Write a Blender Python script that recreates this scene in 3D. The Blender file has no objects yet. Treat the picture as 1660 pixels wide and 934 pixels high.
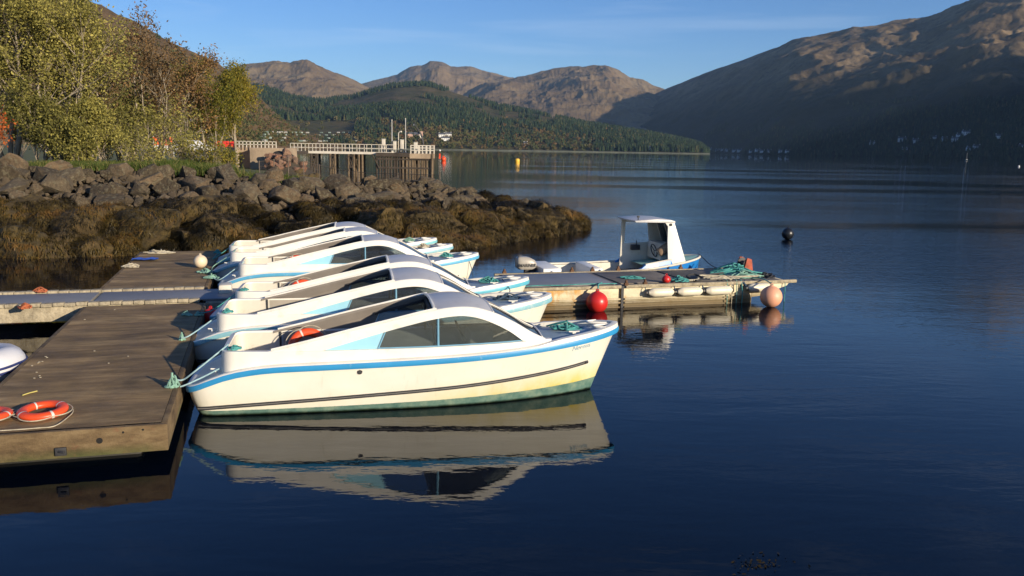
import bpy, bmesh, math, random
import numpy as np
from mathutils import Vector, Matrix
from mathutils.bvhtree import BVHTree
R = math.radians
random.seed(7)
rng = np.random.default_rng(7)
SC = bpy.context.scene
COL = SC.collection

# ------------------------------------------------------------------ camera
F, CX, CY, CAMH = 1381.0, 830.0, 467.0, 3.5
PITCH, ROLL = math.atan(225.0 / F), R(0.95)
fw = Vector((0, math.cos(PITCH), -math.sin(PITCH)))
u0 = Vector((0, math.sin(PITCH), math.cos(PITCH)))
r0 = Vector((1, 0, 0))
rt = r0 * math.cos(ROLL) + u0 * math.sin(ROLL)
up = u0 * math.cos(ROLL) - r0 * math.sin(ROLL)
CAMP = Vector((0, 0, CAMH))
cam = bpy.data.cameras.new('camera')
cam.sensor_width = 36; cam.lens = 36 * F / 1660
cam.clip_start = 0.1; cam.clip_end = 60000
cam_ob = bpy.data.objects.new('camera', cam); COL.objects.link(cam_ob)
m = Matrix(((rt.x, up.x, -fw.x, 0), (rt.y, up.y, -fw.y, 0), (rt.z, up.z, -fw.z, CAMH), (0, 0, 0, 1)))
cam_ob.matrix_world = m
SC.camera = cam_ob

def ray(px, py):
    return fw * F + rt * (px - CX) - up * (py - CY)
def at(px, py, z=0.0):
    d = ray(px, py); t = (z - CAMH) / d.z
    return CAMP + d * t
def pt(px, py, Y):
    d = ray(px, py); return CAMP + d * (Y / d.y)
def proj(p):
    v = Vector(p) - CAMP; d = v.dot(fw)
    return (CX + F * v.dot(rt) / d, CY - F * v.dot(up) / d)

# ------------------------------------------------------------------ light
HAZE = 0.000036
SUN_EL = R(14.5)
SUN_H = Vector((0.74, -0.67, 0)).normalized()
S = Vector((SUN_H.x * math.cos(SUN_EL), SUN_H.y * math.cos(SUN_EL), math.sin(SUN_EL)))
sun = bpy.data.lights.new('sun', 'SUN'); sun.energy = 4.9; sun.angle = R(0.6); sun.color = (1.0, 0.86, 0.66)
sun_ob = bpy.data.objects.new('sun', sun); COL.objects.link(sun_ob)
sun_ob.rotation_euler = S.to_track_quat('Z', 'Y').to_euler()
W = bpy.data.worlds.new('World'); SC.world = W; W.use_nodes = True
wn = W.node_tree.nodes; wl = W.node_tree.links
bg = wn['Background']
sky = wn.new('ShaderNodeTexSky'); sky.sky_type = 'NISHITA'; sky.sun_disc = False
sky.sun_elevation = SUN_EL; sky.sun_rotation = math.atan2(SUN_H.x, SUN_H.y)
sky.air_density = 0.9; sky.dust_density = 0.25; sky.ozone_density = 4.5; sky.altitude = 0
bg.inputs['Strength'].default_value = 0.10
# thin high cirrus wisps
tc = wn.new('ShaderNodeTexCoord'); mp = wn.new('ShaderNodeMapping')
mp.inputs['Rotation'].default_value = (R(0), R(0), R(12)); mp.inputs['Scale'].default_value = (1.6, 2.0, 22)
nz = wn.new('ShaderNodeTexNoise'); nz.inputs['Scale'].default_value = 1.9; nz.inputs['Detail'].default_value = 7; nz.inputs['Distortion'].default_value = 0.5
rp = wn.new('ShaderNodeValToRGB'); rp.color_ramp.elements[0].position = 0.53; rp.color_ramp.elements[1].position = 0.80
rp.color_ramp.elements[0].color = (0, 0, 0, 1); rp.color_ramp.elements[1].color = (0.18, 0.18, 0.18, 1)
mx = wn.new('ShaderNodeMix'); mx.data_type = 'RGBA'
hs = wn.new('ShaderNodeHueSaturation'); hs.inputs['Saturation'].default_value = 1.12; hs.inputs['Hue'].default_value = 0.512
wl.new(tc.outputs['Generated'], mp.inputs['Vector']); wl.new(mp.outputs[0], nz.inputs['Vector'])
wl.new(nz.outputs['Fac'], rp.inputs['Fac']); wl.new(rp.outputs['Color'], mx.inputs['Factor'])
wl.new(sky.outputs[0], hs.inputs['Color']); wl.new(hs.outputs[0], mx.inputs['A'])
mx.inputs['B'].default_value = (6.5, 7.2, 8.0, 1)
wl.new(mx.outputs['Result'], bg.inputs['Color'])
SC.view_settings.view_transform = 'Standard'; SC.view_settings.look = 'None'
SC.view_settings.exposure = 0.50; SC.view_settings.gamma = 1.0; SC.view_settings.use_curve_mapping = False
SC.cycles.max_bounces = 8; SC.cycles.transparent_max_bounces = 16; SC.cycles.volume_bounces = 0
SC.cycles.glossy_bounces = 5; SC.cycles.transmission_bounces = 6
SC.cycles.use_denoising = True
SC.cycles.caustics_reflective = False; SC.cycles.caustics_refractive = False

# ------------------------------------------------------------------ helpers
def tag(o, label=None, cat=None, group=None, kind=None):
    if label: o['label'] = label
    if cat: o['category'] = cat
    if group: o['group'] = group
    if kind: o['kind'] = kind
    return o
def empty(name, loc=(0, 0, 0), rz=0.0, label=None, cat=None, group=None):
    o = bpy.data.objects.new(name, None); COL.objects.link(o)
    o.empty_display_size = 0.2
    o.location = loc; o.rotation_euler = (0, 0, rz)
    return tag(o, label, cat, group)

class MB:
    def __init__(s): s.v = []; s.f = []; s.mi = []; s.cur = 0
    def add(s, vs, fs):
        n = len(s.v); s.v += [tuple(p) for p in vs]
        s.f += [tuple(i + n for i in f) for f in fs]; s.mi += [s.cur] * len(fs); return s
    def box(s, c, size, rot=None):
        hx, hy, hz = size[0] / 2, size[1] / 2, size[2] / 2
        vs = [Vector((x, y, z)) for x in (-hx, hx) for y in (-hy, hy) for z in (-hz, hz)]
        if rot is not None: vs = [rot @ v for v in vs]
        c = Vector(c)
        return s.add([v + c for v in vs], [(0, 1, 3, 2), (4, 6, 7, 5), (0, 4, 5, 1), (2, 3, 7, 6), (0, 2, 6, 4), (1, 5, 7, 3)])
    def tube(s, pts, r, n=8, cap=True):
        pts = [Vector(p) for p in pts]; k = len(pts)
        rs = r if isinstance(r, (list, tuple)) else [r] * k
        t0 = (pts[1] - pts[0]).normalized()
        a = Vector((0, 0, 1)) if abs(t0.z) < 0.9 else Vector((1, 0, 0))
        nrm = t0.cross(a).normalized(); vs = []
        for i, p in enumerate(pts):
            t = (pts[min(i + 1, k - 1)] - pts[max(i - 1, 0)])
            t = t.normalized() if t.length > 1e-9 else t0
            nrm = (nrm - t * nrm.dot(t))
            nrm = nrm.normalized() if nrm.length > 1e-6 else t.orthogonal().normalized()
            b = t.cross(nrm)
            for j in range(n):
                an = 2 * math.pi * j / n
                vs.append(p + (nrm * math.cos(an) + b * math.sin(an)) * rs[i])
        fs = [(i * n + j, i * n + (j + 1) % n, (i + 1) * n + (j + 1) % n, (i + 1) * n + j) for i in range(k - 1) for j in range(n)]
        if cap:
            fs.append(tuple(range(n - 1, -1, -1))); fs.append(tuple(range((k - 1) * n, k * n)))
        return s.add(vs, fs)
    def lathe(s, prof, c=(0, 0, 0), n=24, axis='z'):
        c = Vector(c); vs = []
        for (r, h) in prof:
            for j in range(n):
                a = 2 * math.pi * j / n; x, y = r * math.cos(a), r * math.sin(a)
                p = {'z': (x, y, h), 'x': (h, x, y), 'y': (y, h, x)}[axis]
                vs.append(c + Vector(p))
        k = len(prof)
        fs = [(i * n + j, i * n + (j + 1) % n, (i + 1) * n + (j + 1) % n, (i + 1) * n + j) for i in range(k - 1) for j in range(n)]
        if prof[0][0] > 1e-6: fs.append(tuple(range(n - 1, -1, -1)))
        if prof[-1][0] > 1e-6: fs.append(tuple(range((k - 1) * n, k * n)))
        return s.add(vs, fs)
    def prism(s, poly, a, b, axis='y'):
        """poly: 2D outline; extruded from a to b along axis ('y': outline in x,z ; 'z': outline in x,y)"""
        def P(p, h): return (p[0], h, p[1]) if axis == 'y' else ((p[0], p[1], h) if axis == 'z' else (h, p[0], p[1]))
        n = len(poly)
        vs = [P(p, a) for p in poly] + [P(p, b) for p in poly]
        fs = [tuple(range(n)), tuple(range(2 * n - 1, n - 1, -1))] + [(i, i + n, (i + 1) % n + n, (i + 1) % n) for i in range(n)]
        return s.add(vs, fs)
    def grid(s, rows, closed=False):
        n = len(rows[0]); vs = [p for r_ in rows for p in r_]
        fs = []
        for i in range(len(rows) - 1):
            for j in range(n if closed else n - 1):
                fs.append((i * n + j, i * n + (j + 1) % n, (i + 1) * n + (j + 1) % n, (i + 1) * n + j))
        return s.add(vs, fs)
    def torus(s, c, Rm, r, n=32, k=12, rot=None, sz=1.0):
        vs = []; c = Vector(c)
        for i in range(n):
            a = 2 * math.pi * i / n
            for j in range(k):
                b = 2 * math.pi * j / k
                p = Vector(((Rm + r * math.cos(b)) * math.cos(a), (Rm + r * math.cos(b)) * math.sin(a), r * sz * math.sin(b)))
                if rot is not None: p = rot @ p
                vs.append(p + c)
        return s.add(vs, [(i * k + j, ((i + 1) % n) * k + j, ((i + 1) % n) * k + (j + 1) % k, i * k + (j + 1) % k) for i in range(n) for j in range(k)])
    def build(s, name, mats, parent=None, smooth=35, bevel=0.0, fix=True):
        me = bpy.data.meshes.new(name); me.from_pydata(s.v, [], s.f)
        if not isinstance(mats, (list, tuple)): mats = [mats]
        for mt in mats: me.materials.append(mt)
        me.polygons.foreach_set('material_index', s.mi)
        if fix or bevel:
            bm = bmesh.new(); bm.from_mesh(me)
            if fix: bmesh.ops.recalc_face_normals(bm, faces=bm.faces)
            if bevel:
                es = [e for e in bm.edges if len(e.link_faces) == 2 and e.calc_face_angle(0) > R(30)]
                bmesh.ops.bevel(bm, geom=es, offset=bevel, segments=2, profile=0.6, affect='EDGES', clamp_overlap=True)
            bm.to_mesh(me); bm.free()
        if smooth:
            me.shade_smooth(); me.set_sharp_from_angle(angle=R(smooth))
        o = bpy.data.objects.new(name, me); COL.objects.link(o)
        if parent is not None: o.parent = parent
        return o

def np_mesh(name, V, faces_flat, counts, mats, attrs=None, smooth=False, midx=None):
    me = bpy.data.meshes.new(name)
    V = np.asarray(V, dtype=np.float32); ff = np.asarray(faces_flat, dtype=np.int32).ravel()
    counts = np.asarray(counts, dtype=np.int32)
    me.vertices.add(len(V)); me.vertices.foreach_set('co', V.ravel())
    me.loops.add(len(ff)); me.loops.foreach_set('vertex_index', ff)
    me.polygons.add(len(counts))
    st = np.concatenate([[0], np.cumsum(counts)[:-1]]).astype(np.int32)
    me.polygons.foreach_set('loop_start', st)
    try: me.polygons.foreach_set('loop_total', counts)
    except Exception: pass
    for mt in mats: me.materials.append(mt)
    if midx is not None: me.polygons.foreach_set('material_index', np.asarray(midx, dtype=np.int32))
    me.update(calc_edges=True); me.validate()
    if attrs:
        for k, a in attrs.items():
            at_ = me.attributes.new(k, 'FLOAT', 'POINT'); at_.data.foreach_set('value', np.asarray(a, dtype=np.float32))
    if smooth: me.shade_smooth()
    o = bpy.data.objects.new(name, me); COL.objects.link(o)
    return o

def catmull(P, n=8, closed=False):
    P = [Vector(p) for p in P]; out = []
    k = len(P)
    rngi = range(k if closed else k - 1)
    for i in rngi:
        g = (lambda j: P[j % k]) if closed else (lambda j: P[max(0, min(k - 1, j))])
        a, b, c, d = g(i - 1), g(i), g(i + 1), g(i + 2)
        for q in range(n):
            t = q / n
            out.append(0.5 * ((2 * b) + (c - a) * t + (2 * a - 5 * b + 4 * c - d) * t * t + (3 * b - a - 3 * c + d) * t ** 3))
    if not closed: out.append(P[-1])
    return out
def interp(x, xs, ys): return float(np.interp(x, xs, ys))
def smoothstep(a, b, x):
    t = np.clip((x - a) / (b - a), 0, 1); return t * t * (3 - 2 * t)

_perm = np.random.default_rng(3).random((256, 256))
def vnoise(x, y):
    xi = np.floor(x).astype(int); yi = np.floor(y).astype(int); xf = x - xi; yf = y - yi
    u = xf * xf * xf * (xf * (xf * 6 - 15) + 10); v = yf * yf * yf * (yf * (yf * 6 - 15) + 10)
    g = lambda a, b: _perm[a & 255, b & 255]
    return (g(xi, yi) * (1 - u) + g(xi + 1, yi) * u) * (1 - v) + (g(xi, yi + 1) * (1 - u) + g(xi + 1, yi + 1) * u) * v
def fbm(x, y, oct=5, gain=0.5, ridged=False):
    x = np.asarray(x, float); y = np.asarray(y, float)
    a = 1.0; s = 0; tot = 0
    for i in range(oct):
        n = vnoise(x * (2 ** i) + 17.3 * i, y * (2 ** i) + 9.1 * i)
        if ridged: n = 1 - np.abs(2 * n - 1)
        s = s + a * n; tot += a; a *= gain
    return s / tot - 0.5

# ------------------------------------------------------------------ materials
class NT:
    def __init__(s, name):
        s.m = bpy.data.materials.new(name); s.m.use_nodes = True
        s.n = s.m.node_tree.nodes; s.l = s.m.node_tree.links
        s.b = s.n['Principled BSDF']; s.out = s.n['Material Output']
        s._tc = None
    def tc(s, which='Object'):
        if s._tc is None: s._tc = s.n.new('ShaderNodeTexCoord')
        return s._tc.outputs[which]
    def geo(s): return s.n.new('ShaderNodeNewGeometry').outputs
    def map(s, vec, scale=(1, 1, 1), rot=(0, 0, 0), loc=(0, 0, 0)):
        m_ = s.n.new('ShaderNodeMapping'); s.l.new(vec, m_.inputs['Vector'])
        m_.inputs['Scale'].default_value = scale; m_.inputs['Rotation'].default_value = rot; m_.inputs['Location'].default_value = loc
        return m_.outputs[0]
    def noise(s, vec, scale, detail=4, rough=0.55, dist=0.0):
        n_ = s.n.new('ShaderNodeTexNoise'); s.l.new(vec, n_.inputs['Vector'])
        n_.inputs['Scale'].default_value = scale; n_.inputs['Detail'].default_value = detail
        n_.inputs['Roughness'].default_value = rough; n_.inputs['Distortion'].default_value = dist
        return n_.outputs['Fac']
    def voro(s, vec, scale, feature='F1', out='Distance'):
        n_ = s.n.new('ShaderNodeTexVoronoi'); n_.feature = feature; s.l.new(vec, n_.inputs['Vector'])
        n_.inputs['Scale'].default_value = scale; return n_.outputs[out]
    def ramp(s, fac, stops):
        r_ = s.n.new('ShaderNodeValToRGB'); s.l.new(fac, r_.inputs['Fac']); cr = r_.color_ramp
        while len(cr.elements) > 1: cr.elements.remove(cr.elements[-1])
        for i, (p, c) in enumerate(stops):
            e = cr.elements[0] if i == 0 else cr.elements.new(p)
            e.position = p
            c = (c, c, c) if isinstance(c, (int, float)) else c
            e.color = (*c, 1)
        return r_.outputs['Color']
    def mix(s, fac, a, b, blend='MIX'):
        m_ = s.n.new('ShaderNodeMix'); m_.data_type = 'RGBA'; m_.blend_type = blend
        for k, v in (('Factor', fac), ('A', a), ('B', b)):
            if isinstance(v, (int, float)): 
                m_.inputs[k].default_value = v if k == 'Factor' else (v, v, v, 1)
            elif isinstance(v, tuple): m_.inputs[k].default_value = (*v, 1)
            else: s.l.new(v, m_.inputs[k])
        return m_.outputs['Result']
    def math(s, op, a, b=0.0, c=0.0):
        m_ = s.n.new('ShaderNodeMath'); m_.operation = op
        for i, v in enumerate((a, b, c)):
            if isinstance(v, (int, float)): m_.inputs[i].default_value = v
            else: s.l.new(v, m_.inputs[i])
        return m_.outputs[0]
    def sep(s, vec):
        x = s.n.new('ShaderNodeSeparateXYZ'); s.l.new(vec, x.inputs[0]); return x.outputs
    def attr(s, name):
        a = s.n.new('ShaderNodeAttribute'); a.attribute_name = name; return a.outputs['Fac']
    def rnd(s): return s.n.new('ShaderNodeObjectInfo').outputs['Random']
    def color(s, c):
        if isinstance(c, tuple): s.b.inputs['Base Color'].default_value = (*c, 1)
        else: s.l.new(c, s.b.inputs['Base Color'])
    def rough(s, v):
        if isinstance(v, (int, float)): s.b.inputs['Roughness'].default_value = v
        else: s.l.new(v, s.b.inputs['Roughness'])
    def bump(s, h, dist=0.01, strength=1.0, prev=None):
        b_ = s.n.new('ShaderNodeBump'); b_.inputs['Distance'].default_value = dist
        if isinstance(strength, (int, float)): b_.inputs['Strength'].default_value = strength
        else: s.l.new(strength, b_.inputs['Strength'])
        s.l.new(h, b_.inputs['Height'])
        if prev is not None: s.l.new(prev, b_.inputs['Normal'])
        s.l.new(b_.outputs[0], s.b.inputs['Normal']); return b_.outputs[0]
    def set(s, **k):
        for kk, v in k.items(): s.b.inputs[kk.replace('_', ' ')].default_value = v

def simple(name, c, rough=0.5, var=0.25, scale=6.0, bump=0.0, bscale=40.0, metal=0.0, dirt=None, dirt_amt=0.5, coord='Object'):
    t = NT(name); v = t.tc(coord)
    n1 = t.noise(v, scale, 6, 0.6)
    lo = tuple(max(0, x * (1 - var)) for x in c); hi = tuple(min(1, x * (1 + var)) for x in c)
    col = t.ramp(n1, [(0.3, lo), (0.7, hi)])
    if dirt:
        n2 = t.noise(v, scale * 2.3, 8, 0.7)
        col = t.mix(t.ramp(n2, [(0.62 - 0.15 * dirt_amt, 0.0), (0.78, dirt_amt)]), col, dirt)
    t.color(col); t.rough(rough); t.set(Metallic=metal)
    if bump: t.bump(t.noise(v, bscale, 5, 0.6), bump)
    return t.m

def structure(o): o['kind'] = 'structure'; return o
def stuff(o, label, cat): tag(o, label, cat, kind='stuff'); return o
# ------------------------------------------------------------------ water
def water_material():
    t = NT('loch_water'); v = t.tc('Object')
    t.color((0.0008, 0.0025, 0.007)); t.set(IOR=1.33, Specular_IOR_Level=0.45); t.rough(0.012)
    X, Y, Z = t.sep(v)
    # long smooth undulation + fine ripples ; wind patches further out carry more ripple
    big = t.noise(t.map(v, (0.5, 1.6, 1), (0, 0, R(-12))), 1.1, 2, 0.5, 0.4)
    mid = t.noise(t.map(v, (1.0, 2.6, 1), (0, 0, R(-16))), 3.4, 2, 0.5, 0.3)
    fine = t.noise(t.map(v, (1.0, 1.9, 1), (0, 0, R(10))), 11.0, 2, 0.5)
    patch = t.noise(t.map(v, (0.012, 0.05, 1), (0, 0, R(4))), 1.0, 4, 0.55)
    wind = t.ramp(patch, [(0.42, 0.0), (0.6, 1.0)])
    dist = t.ramp(t.math('DIVIDE', Y, 60.0), [(0.12, 0.0), (0.30, 0.25), (0.42, 1.0)])
    right = t.ramp(t.math('DIVIDE', t.math('ADD', X, 10), 30.0), [(0.2, 0.05), (0.75, 1.0)])
    amt = t.math('MULTIPLY', t.math('MULTIPLY', right, dist), t.math('ADD', t.math('MULTIPLY', wind, 1.0), 0.12))
    h = t.math('ADD', t.math('MULTIPLY', big, t.math('ADD', 0.0045, t.math('MULTIPLY', amt, 0.010))), t.math('MULTIPLY', mid, t.math('ADD', t.math('MULTIPLY', amt, 0.015), 0.0010)))
    h = t.math('ADD', h, t.math('MULTIPLY', fine, t.math('ADD', t.math('MULTIPLY', amt, 0.0065), 0.0003)))
    t.bump(h, 1.0)
    return t.m
wm = water_material()
b = MB(); 
ys = [-60, 0, 20, 60, 200, 600, 2000, 9500]; xs = [-7400, -2000, -300, -60, 0, 60, 300, 2000, 7400]
b.grid([[(x, y, 0) for x in xs] for y in ys])
structure(b.build('water', wm, smooth=0))

# ------------------------------------------------------------------ hills
def hill_material(name, stops, rock=(0.16, 0.14, 0.125), rock_amt=0.5, sc=1.0, dark=(0.035, 0.035, 0.02), low=None):
    t = NT(name); v = t.tc('Object')
    n1 = t.noise(v, 0.004 * sc, 8, 0.62, 0.4); n2 = t.noise(v, 0.03 * sc, 8, 0.7); n3 = t.noise(v, 0.011 * sc, 6, 0.65, 1.0)
    col = t.ramp(n1, stops)
    col = t.mix(t.ramp(n3, [(0.5, 0.0), (0.66, 0.7)]), col, dark)
    col = t.mix(t.ramp(n2, [(0.55, 0.0), (0.72, rock_amt)]), col, rock)
    col = t.mix(0.6, col, t.mix(t.noise(v, 0.12 * sc, 4, 0.7), 0.55, 1.4), 'MULTIPLY')
    if low:  # shade of the lower slopes put into the colour
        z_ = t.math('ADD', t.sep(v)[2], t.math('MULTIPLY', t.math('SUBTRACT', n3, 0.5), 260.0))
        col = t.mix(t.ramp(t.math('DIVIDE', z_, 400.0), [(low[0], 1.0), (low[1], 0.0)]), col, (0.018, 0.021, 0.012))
    t.color(col); t.rough(0.95); t.set(Specular_IOR_Level=0.1)
    t.bump(t.noise(v, 0.02 * sc, 10, 0.7), 7.0 / sc, 1.0)
    return t.m
BVH = {}
def hill(name, prof, mat, nu=260, nt=90, shape=1.2, amp=0.10, nscale=300., back=1.6, foot_z=0.0, ridged=True, seed=0.0, rough=1.0, shape2=None, jag=0.0):
    """prof rows: (px, py_ridge, D_ridge, D_foot)"""
    P = np.array(prof, float)
    us = np.linspace(P[0, 0], P[-1, 0], nu)
    # smooth interpolation of the ridge
    ry = np.interp(us, P[:, 0], P[:, 1]); dr = np.interp(us, P[:, 0], P[:, 2]); df = np.interp(us, P[:, 0], P[:, 3])
    k = np.array([1, 4, 6, 4, 1]) / 16.0
    for _ in range(2):
        ry = np.convolve(np.pad(ry, 2, 'edge'), k, 'valid'); dr = np.convolve(np.pad(dr, 2, 'edge'), k, 'valid'); df = np.convolve(np.pad(df, 2, 'edge'), k, 'valid')
    pr = np.array([tuple(pt(u, y, d)) for u, y, d in zip(us, ry, dr)])
    pf = np.array([tuple(pt(u, y, d)) for u, y, d in zip(us, ry, df)])
    ts = np.concatenate([np.linspace(0, 1, nt), np.linspace(1, back, nt // 4)[1:]])
    T = ts[:, None]
    X = pf[None, :, 0] + (pr[None, :, 0] - pf[None, :, 0]) * T
    Y = pf[None, :, 1] + (pr[None, :, 1] - pf[None, :, 1]) * T
    H = pr[None, :, 2] * np.ones_like(T)
    sh = shape if shape2 is None else np.interp(us, [P[0, 0], P[-1, 0]], [shape, shape2])[None, :]
    if callable(shape): sh = shape(us)[None, :]
    base = np.where(T <= 1, 1 - (1 - np.clip(T, 0, 1)) ** sh, 1 - ((T - 1) / (back - 1)) ** 1.5 * 0.95)
    n = fbm(X / nscale + seed, Y / nscale + seed, 7, 0.5 * rough, ridged)
    n2 = fbm(X / (nscale * 3) + seed + 5, Y / (nscale * 3) + seed, 4)
    env = np.sin(np.pi * np.clip(T, 0, 1)) ** 0.6
    env = np.where(T > 1, 0, env)
    Z = foot_z + (H - foot_z) * (base + env * (n * amp * 2 + n2 * amp * 1.2))
    jn = fbm(us / 18.0 + seed, us * 0 + 3.3, 4) * jag * np.array([max(1.0, q) for q in pr[:, 2]])
    Z = Z + jn[None, :] * smoothstep(0.75, 1.0, T) 
    Z = np.maximum(Z, -3)
    Z[0, :] = -3
    V = np.stack([X, Y, Z], -1).reshape(-1, 3)
    nr, nc = X.shape
    i, j = np.meshgrid(np.arange(nr - 1), np.arange(nc - 1), indexing='ij')
    a = (i * nc + j).ravel(); q = np.stack([a, a + 1, a + nc + 1, a + nc], 1)
    o = np_mesh(name, V, q, np.full(len(q), 4), [mat], smooth=True)
    o['kind'] = 'structure'
    BVH[name] = BVHTree.FromPolygons([tuple(p) for p in V], [tuple(f) for f in q])
    return o
def cast(px, py, name):
    d = ray(px, py).normalized(); h = BVH[name].ray_cast(CAMP, d)
    return h[0]
def drop(x, y, name):
    h = BVH[name].ray_cast(Vector((x, y, 3000)), Vector((0, 0, -1))); return h[0]

BR = [(0.3, (0.085, 0.060, 0.034)), (0.5, (0.13, 0.092, 0.052)), (0.68, (0.17, 0.13, 0.075))]
M_mount = hill_material('mountain_heather', [(0.3, (0.115, 0.08, 0.045)), (0.5, (0.175, 0.122, 0.066)), (0.68, (0.215, 0.16, 0.09))], rock_amt=0.35, sc=0.8, dark=(0.07, 0.05, 0.035))
M_left = hill_material('bracken_slope', [(0.3, (0.10, 0.065, 0.028)), (0.5, (0.16, 0.10, 0.045)), (0.7, (0.15, 0.12, 0.055))], rock_amt=0.25, sc=2.5, dark=(0.05, 0.045, 0.02))
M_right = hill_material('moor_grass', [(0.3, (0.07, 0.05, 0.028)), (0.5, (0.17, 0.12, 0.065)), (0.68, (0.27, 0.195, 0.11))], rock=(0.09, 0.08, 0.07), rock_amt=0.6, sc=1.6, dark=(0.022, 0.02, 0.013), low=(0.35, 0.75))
M_mid = hill_material('forest_floor', [(0.3, (0.045, 0.05, 0.018)), (0.5, (0.075, 0.065, 0.028)), (0.68, (0.12, 0.085, 0.04))], rock_amt=0.15, sc=2.5, dark=(0.02, 0.028, 0.012))

hill('mountain', [(300, 150, 5200, 3300), (350, 124, 5200, 3300), (395, 107, 5200, 3300), (420, 104, 5200, 3300), (445, 101, 5200, 3300), (470, 105, 5200, 3300), (497, 103, 5200, 3300), (525, 117, 5200, 3300), (552, 125, 5200, 3300), (576, 135, 5200, 3300), (610, 152, 5200, 3300), (660, 190, 5200, 3300)],
     M_mount, nu=420, nt=130, shape=1.15, amp=0.19, nscale=620, rough=1.14, seed=2.2, jag=0.02)
hill('mountain', [(520, 160, 7200, 4200), (560, 144, 7200, 4200), (590, 134, 7200, 4200), (620, 127, 7200, 4200), (645, 121, 7200, 4200), (662, 112, 7200, 4200), (682, 108, 7200, 4200), (697, 101, 7200, 4200), (716, 103, 7200, 4200), (730, 110, 7200, 4200), (748, 110, 7200, 4200), (764, 110, 7200, 4200), (790, 119, 7200, 4200), (828, 128, 7200, 4200), (900, 150, 7200, 4200), (980, 190, 7200, 4200)],
     M_mount, nu=520, nt=140, shape=1.1, amp=0.19, nscale=800, rough=1.14, seed=7.7, jag=0.03)
hill('mountain', [(740, 160, 6200, 3600), (790, 138, 6200, 3600), (830, 128, 6200, 3600), (862, 121, 6200, 3600), (895, 112, 6200, 3600), (935, 109, 6200, 3600), (965, 108, 6200, 3600), (988, 111, 6200, 3600), (1003, 119, 6200, 3600), (1022, 129, 6200, 3600), (1042, 134, 6200, 3600), (1075, 147, 6200, 3600), (1110, 165, 6200, 3600), (1200, 210, 6200, 3600)],
     M_mount, nu=520, nt=150, shape=1.4, amp=0.17, nscale=700, rough=1.14, seed=11.7, jag=0.015)
hill('hillside', [(-900, -220, 1500, 330), (-300, -150, 1500, 360), (0, -60, 1500, 380), (110, -18, 1500, 400), (150, 10, 1500, 420), (188, 27, 1500, 450), (232, 46, 1500, 480), (282, 72, 1500, 520), (330, 92, 1520, 560), (370, 113, 1550, 640), (400, 132, 1600, 750), (430, 168, 1600, 850), (470, 203, 1600, 1000), (520, 226, 1650, 1200), (570, 239, 1700, 1400)],
     M_left, nu=360, nt=110, shape=1.15, amp=0.08, nscale=220, seed=4.1, back=1.5, jag=0.012)
hill('forested_hill', [(300, 140, 2600, 1350), (380, 136, 2600, 1400), (430, 144, 2600, 1450), (480, 160, 2700, 1480), (530, 164, 2800, 1500), (570, 160, 2800, 1500), (605, 150, 2800, 1520), (640, 141, 2800, 1520), (690, 138, 2800, 1540), (730, 149, 2750, 1560), (760, 158, 2700, 1600), (800, 172, 2650, 1650), (850, 181, 2600, 1700), (900, 192, 2550, 1750), (950, 202, 2500, 1750), (1000, 211, 2450, 1750), (1050, 219, 2400, 1750), (1100, 228, 2350, 1750), (1135, 237, 2300, 1750), (1150, 249, 2200, 1750)],
     M_mid, nu=380, nt=90, shape=1.25, amp=0.13, nscale=420, seed=1.3, ridged=False, jag=0.02)
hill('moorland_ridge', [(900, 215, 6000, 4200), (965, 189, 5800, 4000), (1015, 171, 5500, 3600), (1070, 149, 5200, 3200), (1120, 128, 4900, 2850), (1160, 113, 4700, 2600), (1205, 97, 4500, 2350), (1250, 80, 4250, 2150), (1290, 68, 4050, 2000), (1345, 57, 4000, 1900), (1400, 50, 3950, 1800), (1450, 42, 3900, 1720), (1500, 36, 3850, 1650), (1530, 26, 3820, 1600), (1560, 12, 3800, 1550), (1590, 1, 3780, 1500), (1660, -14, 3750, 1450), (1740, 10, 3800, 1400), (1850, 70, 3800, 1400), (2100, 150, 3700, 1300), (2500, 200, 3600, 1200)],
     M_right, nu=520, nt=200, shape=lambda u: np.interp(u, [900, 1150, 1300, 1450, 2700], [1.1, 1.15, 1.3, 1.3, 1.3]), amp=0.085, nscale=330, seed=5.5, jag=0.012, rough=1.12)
# unseen ridge right of frame, shaped so its shadow lies over the lower slopes
HC0, HC1 = 370, 260
rw = []
for i in range(60):
    f = i / 59; c = Vector((1250 + 1500 * f, 150 + 1900 * f, 0)); h = (HC0 + HC1 * f) * math.sin(math.pi * min(1, max(0.02, f * .9 + .1))) ** .35
    rw.append([(c.x + d * .78, c.y - d * .62, h * math.exp(-(d / 330.) ** 2) * (1 + .5 * float(fbm(c.x / 300 + d / 300, c.y / 300, 4))) - 4) for d in np.linspace(-800, 800, 41)])
b = MB(); b.grid(rw); structure(b.build('hillside', M_right, smooth=60, fix=False))


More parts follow.
